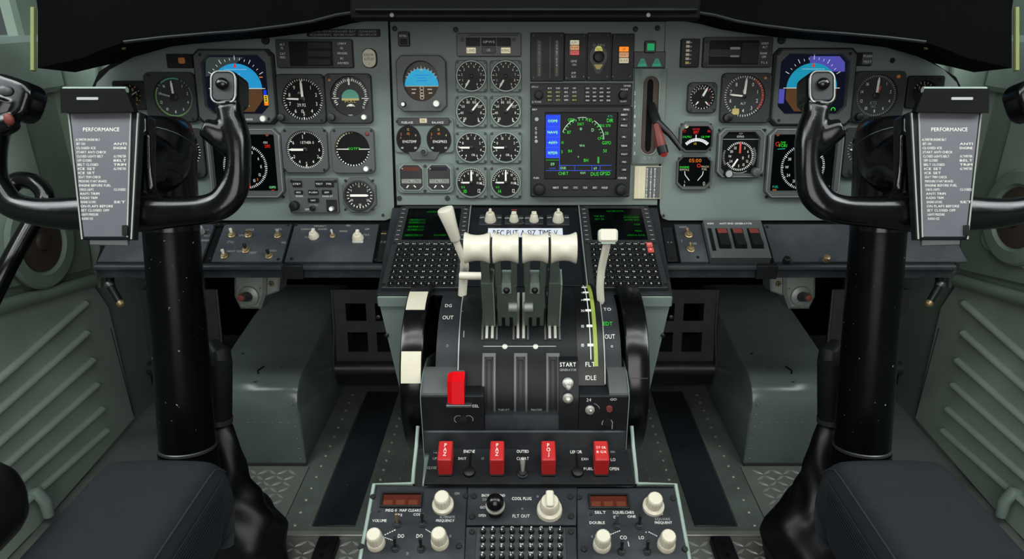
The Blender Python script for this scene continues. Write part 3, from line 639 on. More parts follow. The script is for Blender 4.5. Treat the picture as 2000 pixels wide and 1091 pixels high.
mb = MB('engplate'); mb.prism(rrect(*u.r(776, 318, 887, 377), 10*k), 0, .006, ch=.0015); u.part(mb, 'bezel')
for x, m in ((804.5, 'e_darkred'), (858.5, 'e_navy')):
    mb = MB('bezeldark'); a, b = u.p(x, 346); mb.ringp(octo(a-24*k, b-26*k, a+24*k, b+26*k, 8*k), octo(a-22*k, b-24*k, a+22*k, b+24*k, 8*k), .005, .008, .0062, 'ring', .0006); mb.flat(octo(a-22*k, b-24*k, a+22*k, b+24*k, 8*k), .0064, 'black')
    mb.rect(a-16*k, b+13*k, a+16*k, b+20*k, .0066, m); mb.rect(a-19*k, b-11*k, a+19*k, b-3*k, .0066, 'dim'); mb.text('TOTAL LITRES', a, b-7*k, 6*k, .0069, 'black', fit=36*k); mb.line(a-10*k, b-20*k, a-6*k, b-15*k, 2*k, .0068, 'white'); mb.line(a+4*k, b-15*k, a+8*k, b-19*k, 2*k, .0068, 'white'); mb.lathe([(1.6*k, .0064), (1.4*k, .0075)], a-17*k, b+17*k, m='dim', n=8)
    u.part(mb, 'counter_face')
for y in (324, 372): u.screw(831, y, 3, z=.006)
# black avionics row
u = plate(A, (1036, 65, 1101, 159), 'scale_unit', 'black panel with two narrow upright scales, leftmost above the large screen', 'control panel', 'bezeldark', .008, 1, screws=((1042, 70), (1096, 70), (1042, 152)))
for x0, x1, m in ((1049, 1057, 'dim'), (1083, 1091, 'white')):
    X0, Y0, X1, Y1 = u.r(x0, 80, x1, 150); mb = MB('black'); mb.rect(X0, Y0, X1, Y1, .0083)
    for i in range(11): mb.text('1234567890'[i % 10], (X0+X1)/2, Y0+(Y1-Y0)*(i+.5)/11, 5*u.kv, .0086, m if i > 2 else 'gold')
    u.part(mb, 'scale')
sub(u, (1072, 72, 1076, 154), 'groove', 'black', .008, .0083)
u = plate(A, (1102, 67, 1144, 158), 'lamp_unit', 'black panel with a stack of cream, peach and rose lamps', 'control panel', 'bezeldark', .008, 1, screws=((1140, 71), (1139, 150), (1106, 153)), texts=(('GENIE', 1120, 120, 4.4, 'white', 12), ('ON', 1121, 127, 4.4, 'white'), ('EMP', 1120, 143, 4.4, 'white'), ('BUS', 1120, 150, 4.4, 'white')))
sub(u, (1110, 78, 1132, 109), 'lamp_housing', 'black', .008, .0105)
for i, (m, t) in enumerate((('e_pale', 'ALERT'), ('e_ltamber', 'FRAME'), ('e_rose', 'START'))): sub(u, (1113, 80+i*10, 1130, 88.5+i*10), 'lamp', m, .0105, .013, 1, t, 4.5, 'black')
u = plate(A, (1146, 65, 1192, 158), 'selector_unit', 'black panel with a tear-drop rotary selector between the lamp stacks', 'control panel', 'bezeldark', .008, 1, screws=((1152, 70), (1186, 70), (1149, 152), (1185, 150)), texts=(('O FIRE', 1169, 89, 5, 'dim', 24), ('27', 1155, 113, 6, 'dim'), ('70', 1181, 113, 6, 'dim')))
a, b = u.p(1168, 113); k = u.k; mb = MB('black'); P = [(a+17*k*math.cos(t), b+2*k+20*k*math.sin(t)) for t in [math.pi*q/16 for q in range(-2, 19)]]+[(a-4*k, b-30*k), (a+4*k, b-30*k)]
mb.prism(P, .008, .0085); mb.prism([(a+x*k, b+y*k) for x, y in ((-8, 12), (8, 12), (6, 18), (3, 21), (-3, 21), (-6, 18))][::-1], .0085, .0095, 'e_olive'); mb.prism([(a+x*k, b+y*k) for x, y in ((-9, -13), (9, -13), (3, -22), (-3, -22))][::-1], .0085, .0095, 'gold'); mb.text('TEST', a, b+15*k, 4*k, .0098, 'black'); u.part(mb, 'selector_window')
u.knob(1168, 112, 11, .012, 'bezeldark', .0085)
u = plate(A, (1194, 67, 1237, 158), 'lamp_unit', 'black panel with a glowing orange lamp on a stack, beside the gear slot', 'control panel', 'bezeldark', .008, 1, screws=((1199, 72), (1232, 72), (1196, 150), (1229, 150)))
sub(u, (1206, 91, 1228, 126), 'lamp_housing', 'black', .008, .0105)
for i, (m, t) in enumerate((('e_orange', 'UP'), ('e_ltamber', 'DETECT'), ('e_pale', 'BLADE'))): sub(u, (1208, 92.5+i*11, 1226, 102+i*11), 'lamp', m, .0105, .013, 1, t, 4.5, 'black')
u = plate(A, (1036, 163, 1233, 206), 'audio_selector', 'long black keypad panel with a knob at each end above the large screen', 'control panel', 'bezeldark', .009, 1, texts=(('DISPLAY', 1045, 170, 3.5, 'white', 13), ('EL POWER', 1048, 199, 3.5, 'white', 18), ('DIMMER', 1224, 168, 3.5, 'white', 14), ('VOLUME', 1218, 175, 3.5, 'white', 14), ('NORM', 1216, 198, 3.5, 'white')))
for i in range(4):
    for j in range(4): sub(u, (1068+i*16, 170+j*7.6, 1078+i*16, 175.5+j*7.6), 'key', 'bezel' if (i+j) % 3 else 'black', .009, .0108, .8, ['ALT', 'VHF', 'NAV', 'HF'][(i+j) % 4]+str(j+1), 3.6, 'e_olive' if (i < 2 and j > 0) or (i == 3 and j > 1) else 'white')
for i in range(4):
    for j in range(4): sub(u, (1141+i*13.5, 170+j*7.8, 1152+i*13.5, 176+j*7.8), 'key', 'black', .009, .0112, 2, ['ADF', 'MKR', 'SPK', 'INT', 'DME'][(i+2*j) % 5], 3, 'white')
u.knob(1052, 186, 9, .013, 'bezeldark', .009); u.knob(1215, 186, 9, .013, 'bezeldark', .009)
# large colour screen
u = Unit(A, 1133, 295, 'multifunction_display', 'large screen with a bright blue column and green map data, centre of the cockpit', 'screen'); k = u.k
X0, Y0, X1, Y1 = u.r(1036, 208, 1230, 383); x0, y0, x1, y1 = u.r(1063, 219, 1204, 349)
mb = MB('bezeldark'); mb.ringp(rrect(X0, Y0, X1, Y1, 3*k), rrect(x0, y0, x1, y1, 2*k), 0, .016, .005, ch=.0015)
for t, x, y, m in (('NAV', 1044, 214, 'white'), ('MENU', 1221, 214, 'white'), ('PUSH', 1047, 346, 'white'), ('CURSOR', 1213, 346, 'white')): a, b = u.p(x, y); mb.text(t, a, b, 3.5*k, .0163, m)
u.part(mb, 'bezel')
mb = MB('e_black'); mb.rect(x0, y0, x1, y1, .0055); z = .0058
def tx(t, x, y, h, m, fit=None):
    a, b = u.p(x, y); mb.text(t, a, b, h*k, z+.0002, m, fit=fit*k if fit else None)
mb.rect(*u.r(1066, 224, 1093, 308), z, 'e_blue')
for y in (246.5, 267, 287, 307): mb.rect(*u.r(1066, y, 1093, y+1.2), z+.0001, 'e_blueline')
for t, y in (('COM1', 236), ('NAV2', 258), ('ADF1', 278), ('XPDR', 298)): tx(t, 1079, y, 6, 'e_lgreen'); mb.rect(*u.r(1070, y-.5, 1089, y+.5), z+.0001, 'e_lgreen')
mb.rect(*u.r(1066, 311, 1091, 313), z, 'e_gdim'); tx('09', 1079, 320, 6, 'e_lgreen'); tx('RANGE', 1079, 328, 3, 'e_blueline')
mb.rect(*u.r(1092.3, 224, 1093.5, 332), z+.0002, 'e_blueline'); mb.rect(*u.r(1093, 322, 1194, 323), z, 'e_blueline'); mb.rect(*u.r(1066, 332, 1194, 333), z, 'e_blueline')
for x in (1121.5, 1155, 1171): mb.rect(*u.r(x, 322, x+1, 333), z, 'e_blueline')
cx, cy = u.p(1137, 272); mb.arc(cx, cy, 40*k, 41.2*k, -70, -22, z, 'e_white'); mb.arc(cx, cy, 41*k, 42*k, -14, 10, z, 'e_white'); mb.arc(cx, cy, 41*k, 42.2*k, 32, 90, z, 'e_white')
mb.ticks(cx, cy, 36*k, 40*k, -70, 80, 16, 1.3*k, z, 'e_green')
for t, x, y, h in (('GPS', 1115, 234, 6), ('TO', 1150, 234, 6), ('DIST', 1134, 242, 5), ('81', 1134, 251.5, 5), ('87', 1111, 258, 6), ('D', 1157, 253.5, 6), ('CP4', 1172, 270, 5), ('DIR', 1191, 235, 7), ('BRG 270', 1180, 245, 5), ('-30', 1183, 260, 6), ('GSPD', 1184, 278.5, 6), ('50', 1181, 294, 6), ('84', 1113, 294.5, 6), ('BH', 1144, 312.5, 6), ('8', 1168, 309, 7), ('8', 1168, 315, 7), ('01', 1098, 278, 5), ('3', 1097, 296, 6), ('*', 1129, 307, 6), ('ENR', 1100, 327.5, 5), ('69', 1162, 328, 5), ('CHRT', 1100, 338, 6), ('BGM', 1138, 337, 4), ('DUS', 1161, 339, 7), ('GPSD', 1181, 338, 7)):
    tx(t, x, y, h, 'e_lgreen' if t in ('81', 'D', '*', 'ENR', '69', 'BGM') else 'e_green')
tx('KTS', 1191, 227, 4, 'e_teal'); tx('W4', 1136, 284, 5, 'e_lgreen')
u.part(mb, 'screen')
for y, t in ((224, 'DIRECT'), (233, 'N'), (245, 'PROC'), (267, 'FPL'), (284, 'TERR'), (300, 'VNAV'), (315, 'MSG'), (330, 'OBS')): sub(u, (1209, y-3.5, 1224, y+3.5), 'side_key', 'black', .016, .018, 1, t, 3.2, 'white')
for i, t in enumerate(('NRST', 'MAP', 'SYS', 'CLR', 'ENT', 'HOLD')): sub(u, (1078+i*18.8, 360, 1092+i*18.8, 369), 'bottom_key', 'black', .016, .018, 1.5, t, 3.5, 'white')
sub(u, (1043, 246, 1050, 272), 'side_slot', 'black', .016, .0166, 2, 'C|O|M', 4.4, 'white')
u.knob(1048, 233, 4, .003, 'dim', .016, name='light_sensor', flute=0); u.knob(1047, 275.5, 3.4, .003, 'dim', .016, name='light_sensor', flute=0)
u.knob(1053, 368, 11, .016, 'bezeldark', .016, skirt=1.1); u.knob(1210, 368, 11, .016, 'bezeldark', .016, skirt=1.1)
for q in ((1040, 378), (1225, 378)): u.screw(q[0], q[1], 3, z=.0158)
u = plate(A, (1258, 81, 1279, 104), 'indicator_light', 'square green lamp above the landing gear slot', 'indicator light', 'black', .01, 2)
sub(u, (1262, 86, 1276, 100), 'lamp', 'e_lamp', .01, .0125, 1.5)
u = Unit(A, 1267, 212, 'gear_lever_plate', 'green slotted plate with an upright round-ended slot for the landing gear lever', 'panel'); k = u.k
X0, Y0, X1, Y1 = u.r(1236, 134, 1298, 320); so = [u.p(*q) for q in ()]
sx0, sy0, sx1, sy1 = u.r(1252, 148, 1285, 302)
mb = MB('panel'); mb.ringp([(X0, Y0), (X1, Y0), (X1, Y1), (X0, Y1)], rrect(sx0, sy0, sx1, sy1, 16*k, 8), 0, .005, .001, ch=.001)
for i, t in enumerate('2 17 8 B B 7 E'): a, b = u.p(1239, 182+i*9); mb.text(t, a, b, 6*k, .0054, 'white', rot=0)
a, b = u.p(1268, 308); mb.text('G Y O', a, b, 6*k, .0054, 'dim', fit=26*k); u.part(mb, 'slotted_plate')
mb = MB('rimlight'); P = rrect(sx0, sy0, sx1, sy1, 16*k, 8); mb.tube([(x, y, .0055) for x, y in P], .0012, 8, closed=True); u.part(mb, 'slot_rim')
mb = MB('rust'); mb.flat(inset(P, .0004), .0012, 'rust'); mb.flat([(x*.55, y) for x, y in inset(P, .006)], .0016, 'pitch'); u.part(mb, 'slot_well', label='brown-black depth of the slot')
u2 = plate(A, (1237, 101, 1299, 133), 'gear_indicator', 'dark strip with two faint green arrowheads above the gear slot', 'indicator', 'bezel', .004, 1)
for x in (1254, 1282):
    a, b = u2.p(x, 123); mb = MB('e_arrow'); mb.prism([(a-10*k, b-7*k), (a+10*k, b-7*k), (a+3*k, b+8*k), (a-3*k, b+8*k)], .004, .0052); mb.text('LOCK', a, b-4*k, 4*k, .0055, 'e_teal', fit=14*k); u2.part(mb, 'arrow_lamp')
# landing gear lever
g0 = A.hit(1268, 240); t = thing('gear_lever', 'landing gear lever with a dark red wrapped handle sticking out of the slot', 'lever', loc=g0)
n = A.n; mb = MB('blackpaint'); q0 = A.hit(1270, 225)-n*.0; mb.tube([A.hit(1271, 205)+n*.002, A.hit(1276, 235)+n*.03, A.hit(1277, 245)+n*.04], [.008, .009, .0065], 12); mb.tube([A.hit(1276, 238)+n*.035, A.hit(1300, 262)+n*.045, A.hit(1320, 290)+n*.05], [.008, .006, .0045], 12, 'rubber'); mb.build('lever_arm', t, True)
mb = MB('reddull'); P = [A.hit(1273, 243)+n*.042, A.hit(1277, 262)+n*.05, A.hit(1280, 280)+n*.055, A.hit(1282, 290)+n*.058]; mb.tube(P, [.006, .009, .0105, .0085], 10); mb.build('handle', t, True, ang=20)
mb = MB('blackpaint'); P = [A.hit(1281, 284)+n*.0575, A.hit(1284, 297)+n*.062]; mb.tube(P, [.0100, .0095], 14); mb.tube([P[1], P[1]-A.v*.002+n*.003], [.008, .006], 12, 'redmark'); mb.build('handle_end', t, True)
u = plate(A, (1238, 324, 1290, 388), 'check_card', 'beige tabbed card printed with columns of small figures, under the gear slot', 'placard', 'tan', .004, 1, part='card')
X0, Y0, X1, Y1 = u.r(1238, 324, 1290, 388); mb = MB('black'); mb.rect(X0+22*u.k, Y0+2*u.k, X1-1*u.k, Y1-1*u.k, .0044, 'bezelgrey')
for c_ in range(4):
    for i in range(12): mb.text('0123456789'[(i*3+c_*5) % 10], X0+(10 if c_ == 0 else 24+c_*7.5-7)*u.k, Y0+(3+i*5)*u.k, 4.2*u.k, .0047, 'white' if c_ else 'white', cond=1.1)
u.part(mb, 'printing', parent=u.face)
# ------------------------------------------------------------------ right panel
u = plate(A, (1328, 77, 1364, 132), 'scale_block', 'small black block with a cream dotted scale, left end of the right panel', 'indicator', 'bezeldark', .01, 2)
X0, Y0, X1, Y1 = u.r(1337, 79, 1344, 127); mb = MB('cream')
for i in range(6): mb.rect(X0, Y0+(Y1-Y0)*i/6+.001, X1, Y0+(Y1-Y0)*(i+.75)/6, .0104, 'cream' if i else 'gold'); mb.rect(X0+8*u.k, Y0+(Y1-Y0)*(i+.2)/6, X0+11*u.k, Y0+(Y1-Y0)*(i+.5)/6, .0104, 'dim')
u.part(mb, 'scale', parent=u.face)
u = plate(A, (1371, 74, 1505, 132), 'annunciator', 'charcoal annunciator box with a stepped dark recess at the top of the right panel', 'annunciator', 'bezel', .011, 3, texts=(('NORM', 1490, 86, 4.4, 'white', 13), ('ALT', 1490, 93, 4.4, 'white'), ('BANK', 1488, 105, 4.4, 'white'), ('OFF', 1488, 112, 4.4, 'white'), ('P L A', 1489, 123, 4.4, 'white')), screws=((1378, 82), (1375, 126)))
sub(u, (1382, 80, 1478, 127), 'recess', 'dial', .011, .0113); sub(u, (1382, 97, 1444, 113), 'window', 'black', .0113, .013); sub(u, (1422, 93, 1442, 98), 'indicator_bar', 'dim', .013, .0136); sub(u, (1422, 109, 1440, 113), 'indicator_bar', 'dim', .013, .0136); sub(u, (1444, 84, 1477, 126), 'blank_window', 'bezeldark', .0113, .0125)
gauge(A, (1341, 161, 1398, 221), 'pressure_gauge', 'small round gauge with red figures and needle to upper right, right panel', 'instrument', c=(1370, 190), r=24, corner=9, bez='bezel', ticks=((0, 345, 24, .84, .95, 1.3, 'white'),), nums=((['0', '2', '4', '6', '8'], -60, 10, .72, 4.5, 'white'), (['10', '12', '14'], 45, 130, .74, 4.5, 'redmark')), needles=((28, .85, 4, .05, 'white'), (140, .8, 2.5, -.45, 'white'), (220, .8, 2.5, -.45, 'white')), hub=3)
gauge(A, (1406, 143, 1503, 240), 'altimeter', 'altimeter with a red outer arc beside the right attitude screen', 'instrument', c=(1452, 188), r=40, corner=8, face='dialgrey', ticks=((0, 353, 50, .87, .97, 1.3, 'white'),), arcs=((30, 130, .86, .96, 'redmark'),), nums=((['0', '1', '2', '3', '4', '5', '6', '7', '8'], 36, 324, .68, 7, 'white'),), needles=((4, .86, 4.5, -.1, 'white'), (-84, .72, 3.5, 0, 'white')), texts=(('0', 1452, 178, 8, 'white'), ('ALT', 1450, 202, 4.4, 'white')), knobs=((1417, 230, 9, 'black', .012),), hub=4, screws='013')
mb = MB('gold'); uu = Unit(A, 1435, 218, 'setting_bug', 'pale yellow marker on the rim of the red-arc altimeter', 'marker'); mb.prism(rrect(-7*uu.k, -6*uu.k, 7*uu.k, 6*uu.k, 3*uu.k), .0045, .006, ch=.0005); uu.part(mb, 'marker_tab')
mb = MB('orange'); uu = Unit(A, 1492, 153, 'warning_flag', 'tiny amber flag light at the corner of the red-arc altimeter', 'warning light'); mb.lathe([(3*uu.k, .0085), (2.6*uu.k, .0105)], n=12); uu.part(mb, 'lamp')
u = plate(A, (1669, 103, 1701, 129), 'warning_light', 'square pale grey lamp beside a dark strip, right of the right attitude screen', 'warning light', 'bezeldark', .006, 2)
sub(u, (1680, 105, 1700, 127), 'lamp', 'bezelgrey', .006, .009, 2, 'PUSH|TEST', 4.4, 'white'); sub(u, (1671, 105, 1677, 127), 'side_strip', 'black', .006, .007)
gauge(A, (1662, 139, 1762, 240), 'airspeed_indicator', 'airspeed dial with a red mark near its upright needle, right of the right attitude screen', 'instrument', c=(1709, 187), r=40, corner=10, face='dialgrey', bez='bezel', ticks=((0, 354, 60, .88, .97, 1.2, 'dim'),), nums=((['1', '2', '4', '6', '8', '10', '12', '14', '16'], 40, 320, .72, 6, 'white'),), needles=((3, .86, 4.5, .05, 'white'), (20, .5, 4, -.15, 'redmark')), texts=(('KTS', 1704, 201, 6, 'dim'), ('IAS', 1704, 208, 5, 'dim')), hub=6, knobs=((1672, 228, 8, 'black', .01),), screws='023')
mb = MB('orange'); uu = Unit(A, 1750, 150, 'warning_flag', 'small orange lamp at the corner of the right airspeed dial', 'warning light'); mb.lathe([(4*uu.k, .0085), (3.4*uu.k, .0105)], n=12); uu.part(mb, 'lamp')
gauge(A, (1768, 148, 1838, 212), 'clock', 'dark barely lit dial just above the right checklist holder', 'instrument', c=(1801, 182), r=24, corner=5, bez='bezeldark', ticks=((-60, 120, 10, .75, .92, 1.4, 'dim'),), nums=((['1', '2', '7'], -40, 50, .55, 7, 'gold'),), needles=((120, .7, 2, .1, 'dim'),), screws='01')
def engd(rect, scr, label, top):
    u = Unit(A, (rect[0]+rect[2])/2, (rect[1]+rect[3])/2, 'engine_display', label, 'screen'); k = u.k; P = octo(*u.r(*rect), 12*k); mb = MB('bezelgrey'); q = u.r(*scr); mb.ringp(P, octo(*q, 9*k), 0, .009, .003, ch=.0015); u.part(mb, 'bezel')
    mb = MB('e_black'); mb.flat(octo(*q, 9*k), .0034); z = .0037
    def tx(t, x, y, h, m, fit=None): a, b = u.p(x, y); mb.text(t, a, b, h*k, z, m, fit=fit*k if fit else None)
    if top:
        tx('MASTER', 1359, 252, 3.5, 'e_red', 14); tx('1187', 1359, 258, 6, 'e_red'); tx('77', 1336, 256, 5, 'e_red'); tx('86', 1384, 256, 5, 'e_red'); tx('OILPRS', 1341, 267, 4, 'e_green', 17); tx('OILTMP', 1377, 267, 4, 'e_green', 17)
        cx, cy = u.p(1359, 303); mb.ticks(cx, cy, 27*k, 33*k, -42, 42, 13, 3.2*k, z, 'e_white'); mb.rect(*u.r(1357.5, 263, 1359.5, 275), z, 'e_white'); tx('LB', 1357, 280, 4, 'e_yellow'); X, Y = u.p(1339, 246); mb.lathe([(4.5*k, .0034), (4*k, .009)], X, Y, m='e_pale', n=12)
    else:
        tx('05:00', 1357, 313, 7, 'e_amber', 24); tx('ENGINE', 1336, 326, 4, 'e_green', 18); tx('RPMTRQ', 1336, 331, 4, 'e_pale', 18); tx('MACH', 1376, 325, 4, 'e_pale', 14); tx('FUEL', 1375, 330, 4, 'e_pale'); mb.arc(*u.p(1364, 323), 2.4*k, 3.6*k, 0, 360, z, 'e_red')
        for sgn, x in ((-1, 1340), (1, 1368)): a, b = u.p(x, 344); mb.line(a+sgn*4*k, b+10*k, a+sgn*3*k, b+3*k, 1.5*k, z, 'e_white'); mb.line(a+sgn*3*k, b+3*k, a-sgn*6*k, b-8*k, 1.5*k, z, 'e_white')
        tx('L', 1337, 354, 4, 'e_white'); tx('6', 1336, 361, 5, 'e_white'); tx('0', 1374, 358, 8, 'e_pale')
    u.part(mb, 'screen')
    for q in ((rect[0]+5, rect[1]+6), (rect[2]-5, rect[1]+6), (rect[0]+5, rect[3]-6), (rect[2]-6, rect[3]-5)): u.screw(q[0], q[1], 2.4, z=.006)
engd((1325, 237, 1391, 297), (1330, 246, 1389, 294), 'upper small engine screen with red digits and a white arc, right panel', True)
engd((1320, 303, 1389, 370), (1323, 306, 1386, 364), 'lower small engine screen with amber digits, right panel', False)
def hs(u, df):
    k = u.k; mb = MB('dial'); mb.rect(-31*k, 31*k, 31*k, 32.3*k, .0042, 'rimlight'); mb.text('GYRO', 0, 39*k, 4.5*k, .0042, 'white'); mb.text('VHF', 0, 45*k, 4*k, .0042, 'white'); u.part(mb, 'header', parent=df)
u = Unit(A, 1442, 298, 'radio_compass', 'compass dial in an eight-sided bezel with two lower knobs, right panel', 'instrument'); k = u.k; P = octo(*u.r(1398, 249, 1491, 347), 12*k)
mb = MB('bezelgrey'); q = u.r(1407, 257, 1480, 339); mb.ringp(P, octo(*q, 11*k), 0, .011, .003, ch=.002); bz = u.part(mb, 'bezel'); mb = MB('rimlight'); mb.ringp(inset(P, .0022), inset(P, .0036), .0105, .0122, .011, ch=.0004); u.part(mb, 'bezel_rim', parent=bz)
mb = MB('dial'); mb.flat(octo(*q, 11*k), .0034); a, b = u.p(1443, 305); z = .0038; mb.rect(*u.r(1411, 271, 1480, 272.5), z, 'rimlight'); mb.text('GYRO', *u.p(1445, 266.5), 4*k, z); mb.text('ADF', *u.p(1446, 260.5), 3.6*k, z)
mb.ticks(a, b, 24*k, 28*k, -60, 240, 40, 1.4*k, z, 'white'); mb.ticks(a, b, 29*k, 33*k, 60, 120, 12, 1.2*k, z, 'dim'); mb.ticks(a, b, 29*k, 33*k, 240, 290, 10, 1.2*k, z, 'dim'); mb.arc(a, b, 31.5*k, 33*k, 150, 215, z, 'rimlight')
for i, t in enumerate(('3', '6', 'E', '12', '15', 'S', '21', '24', 'W', '30', '33')): q_ = R(30+i*30); mb.text(t, a+18.5*k*math.sin(q_), b+18.5*k*math.cos(q_), 5*k, z)
mb.text('0', a+7*k, b-3*k, 6*k, z, 'white'); u.part(mb, 'dial_face')
for an, l, w, m in ((0, 27, 3.4, 'e_rose'), (213, 24, 3, 'white')): mb = MB(m); mb.T = Matrix.Translation((a, b, 0)) @ Matrix.Rotation(-R(an), 4, 'Z'); mb.prism([(-w*k/2, 6*k), (w*k/2, 6*k), (w*k/2, l*k), (-w*k/2, l*k)], .005, .006); u.part(mb, 'needle')
u.knob(1418, 338, 9, .013, 'black', .008, cap='dim'); u.knob(1472, 335, 9, .012, 'bezelgrey', .008)
for q in ((1403, 254), (1487, 254), (1402, 342), (1486, 342)): u.screw(q[0], q[1], 2.6, z=.006)
gauge(A, (1644, 249, 1710, 347), 'radio_altimeter', 'dark dial half hidden between the right navigation screen and the right column', 'instrument', c=(1682, 292), r=31, corner=11, face='dialgrey', bez='bezel', ticks=((180, 360, 16, .8, .95, 1.5, 'dim'),), nums=((['7', '2', '4'], 290, 350, .65, 6, 'white'),), texts=(('5', 1664, 310, 6, 'redmark'),), needles=((-90, .8, 4, 0, 'white'),), knobs=((1664, 335, 9, 'bezelgrey', .01),), screws='0')
# ------------------------------------------------------------------ switch shelf (frame B)
def side(s): return 'left' if s < 0 else 'right'
# full-width shelf body and its rail
def shelf_rail(s):
    nm = side(s); pts = [S(q, s) for q in (180, 757)]
    o = B.hit(1025, 516); y0, z0 = o.y, o.z
    xs = sorted([B.hit(S(184, s), 517).x, B.hit(S(752, s), 517).x])
    t = thing('shelf_rail', f'dark metal edge rail along the {nm} switch shelf, with worn paint', 'rail', loc=(sum(xs)/2, y0, z0-.02))
    prof = [(0.01, .0), (-.002, .0), (-.006, -.004), (-.006, -.009), (-.001, -.012), (-.001, -.027), (.03, -.027)]
    vs = []; n = len(prof)
    for x in xs:
        for a, b in prof: vs.append((x, y0+a, z0+b))
    mb = MB('blackpaint'); mb.add(vs, [[i, (i+1) % n, n+(i+1) % n, n+i] for i in range(n)]+[list(range(n)), list(range(n, 2*n))], 'shelf'); mb.build('rail', t, True, ang=50)
    mb = MB('blackpaint')
    cxp = S(572, s) if s < 0 else 1497
    p = B.hit(cxp, 517); mb.box(p.x-.02, p.y-.0095, p.z-.0255, p.x+.02, p.y+.004, p.z+.0015, ch=.002); mb.build('rail_joint', t, True)
shelf_rail(-1); shelf_rail(1)
def quadplate(fr, pts, name, label, cat, m='shelf', h=.004, screws=(), texts=(), group=None, part='face_plate', extra=None):
    cx = sum(q[0] for q in pts)/len(pts); cy = sum(q[1] for q in pts)/len(pts)
    u = Unit(fr, cx, cy, name, label, cat, group); u.h = h; mb = MB(m); mb.prism([u.p(*q) for q in pts], -.002, h, m, .0008)
    for t in texts:
        q, tx, ty, hh, mm = t[:5]; a, b = u.p(tx, ty); mb.text(q, a, b, hh*u.kv, h+.0003, mm, fit=t[5]*u.k if len(t) > 5 else None)
    if extra: extra(u, mb)
    u.face = u.part(mb, part)
    for q in screws: u.screw(q[0], q[1], q[2] if len(q) > 2 else 3, z=h)
    return u
def shelfq(x0, x1, y0=440, y1=513):   # px at the upper edge, sides running straight towards the viewer
    a0, b0 = B.uv(x0, y0); a1, _ = B.uv(x1, y0); _, b1 = B.uv(1025, y1)
    return (a0, b0, a1, b1)
def shelfunit(x0, x1, name, label, cat, **k):
    a0, b0, a1, b1 = shelfq(x0, x1)
    def back(a, b):
        p = B.o+B.u*a+B.v*b-CAM; d = p.dot(FW); return CX+FPX*p.x/d, CY-FPX*p.dot(UP)/d
    return quadplate(B, [back(a0, b1), back(a1, b1), back(a1, b0), back(a0, b0)], name, label, cat, **{'m': 'shelfgrey', **k})
mb = MB('pitch'); mb.T = B.mat(); P = [B.uv(*q) for q in ((185, 516), (1870, 516), (1850, 434), (210, 434))]; mb.prism(P, -.02, -.0025); struct(mb.build('trim_2'))
u = shelfunit(228, 421, 'switch_unit', 'dark switch panel with a grey knob, behind the left control column', 'control panel', screws=((411, 507), (421, 442)), texts=(('OFF', 405, 452, 3.5, 'dim'), ('TEST', 405, 463, 3.5, 'dim'), ('FURNISH', 400, 472, 4, 'dim', 20)))
u.knob(394, 456, 8, .014, 'dim', .004, flute=0)
u = shelfunit(440, 571, 'switch_unit', 'dark switch panel with six metal toggle switches, left of the keyboards', 'control panel', screws=((428, 441), (440, 441), (564, 442), (545, 509), (412, 508)),
    texts=(('STALL', 452, 475, 4, 'dim', 14), ('ON', 473, 462, 4, 'dim'), ('DECK', 491, 451, 4, 'dim', 14), ('NORMAL', 545, 450, 4, 'dim', 14), ('NIGHT SIGN', 460, 493, 3.5, 'dim', 30), ('TEST', 495, 496, 4, 'dim'), ('EMERGENCY', 533, 492, 3.5, 'dim', 18), ('REL', 556, 476, 3.5, 'dim')))
for q, l, m in (((455, 462), (-.2, .8), 'cream'), ((487, 462), (.1, .1), 'brass'), ((544, 463), (.2, .2), 'metal'), ((440, 503), (-.3, .8), 'cream'), ((482, 492), (-.2, .7), 'bezeldark'), ((527, 503), (-.1, .5), 'bezeldark')): u.toggle(q[0], q[1], .004, l, .013, 5, m)
u = shelfunit(577, 741, 'switch_unit', 'dark panel with two cream rotary switches and a crossed toggle, beside the left keyboard', 'control panel', screws=((580, 442), (571, 508), (735, 510)),
    texts=(('EMERGENCY', 626, 444, 3.5, 'dim', 24), ('DORMANT', 599, 450, 3.5, 'dim', 20), ('DISARMED', 631, 450, 3.5, 'dim', 18), ('TEST', 602, 466, 3.5, 'dim', 12), ('NORMAL', 672, 454, 3.5, 'dim', 16), ('MIN', 681, 443, 4, 'dim', 8), ('OFF', 718, 450, 3.5, 'dim'), ('MAX', 716, 461, 3.5, 'dim')))
def winged(u, px, py, r, h, z, m='cream', name='rotary_switch', wing=(.35, 1.15)):
    x, y = u.p(px, py); q = r*u.k; mb = MB(m); mb.lathe([(q*1.15, 0), (q*1.1, h*.3), (q, h*.4), (q*.85, h*.9), (q*.7, h)], x, y, z, n=28, flute=.03)
    mb.prism(rrect(x-q*wing[0], y-q*.3, x+q*wing[0], y+q*wing[1], q*.2), z+h*.5, z+h*1.25, ch=.001); return u.part(mb, name)
winged(u, 614, 464, 9, .011, .004); winged(u, 700, 468, 10, .012, .004); u.toggle(651, 463, .004, (-.3, .9), .012, 4, 'metal'); mb = MB('metal'); a, b = u.p(700, 475); mb.prism(rrect(a-11*u.k, b-4*u.k, a+11*u.k, b+4*u.k, .003), .004, .0075, ch=.001); u.part(mb, 'switch_bracket')
plate(B, (741, 452, 757, 512), 'blank_box', 'narrow dark box wedged between the left shelf and keyboard', 'control panel', 'bezeldark', .004, 1, texts=(('ooo', 750, 458, 4, 'gold', 10), ('O O', 749, 475, 4, 'dim', 10)))
plate(B, (1297, 446, 1318, 512), 'blank_box', 'narrow dark box wedged between the right keyboard and the right shelf', 'control panel', 'bezeldark', .004, 1, screws=((1305, 452), (1312, 508)), texts=(('o o', 1307, 475, 4, 'dim', 10),))
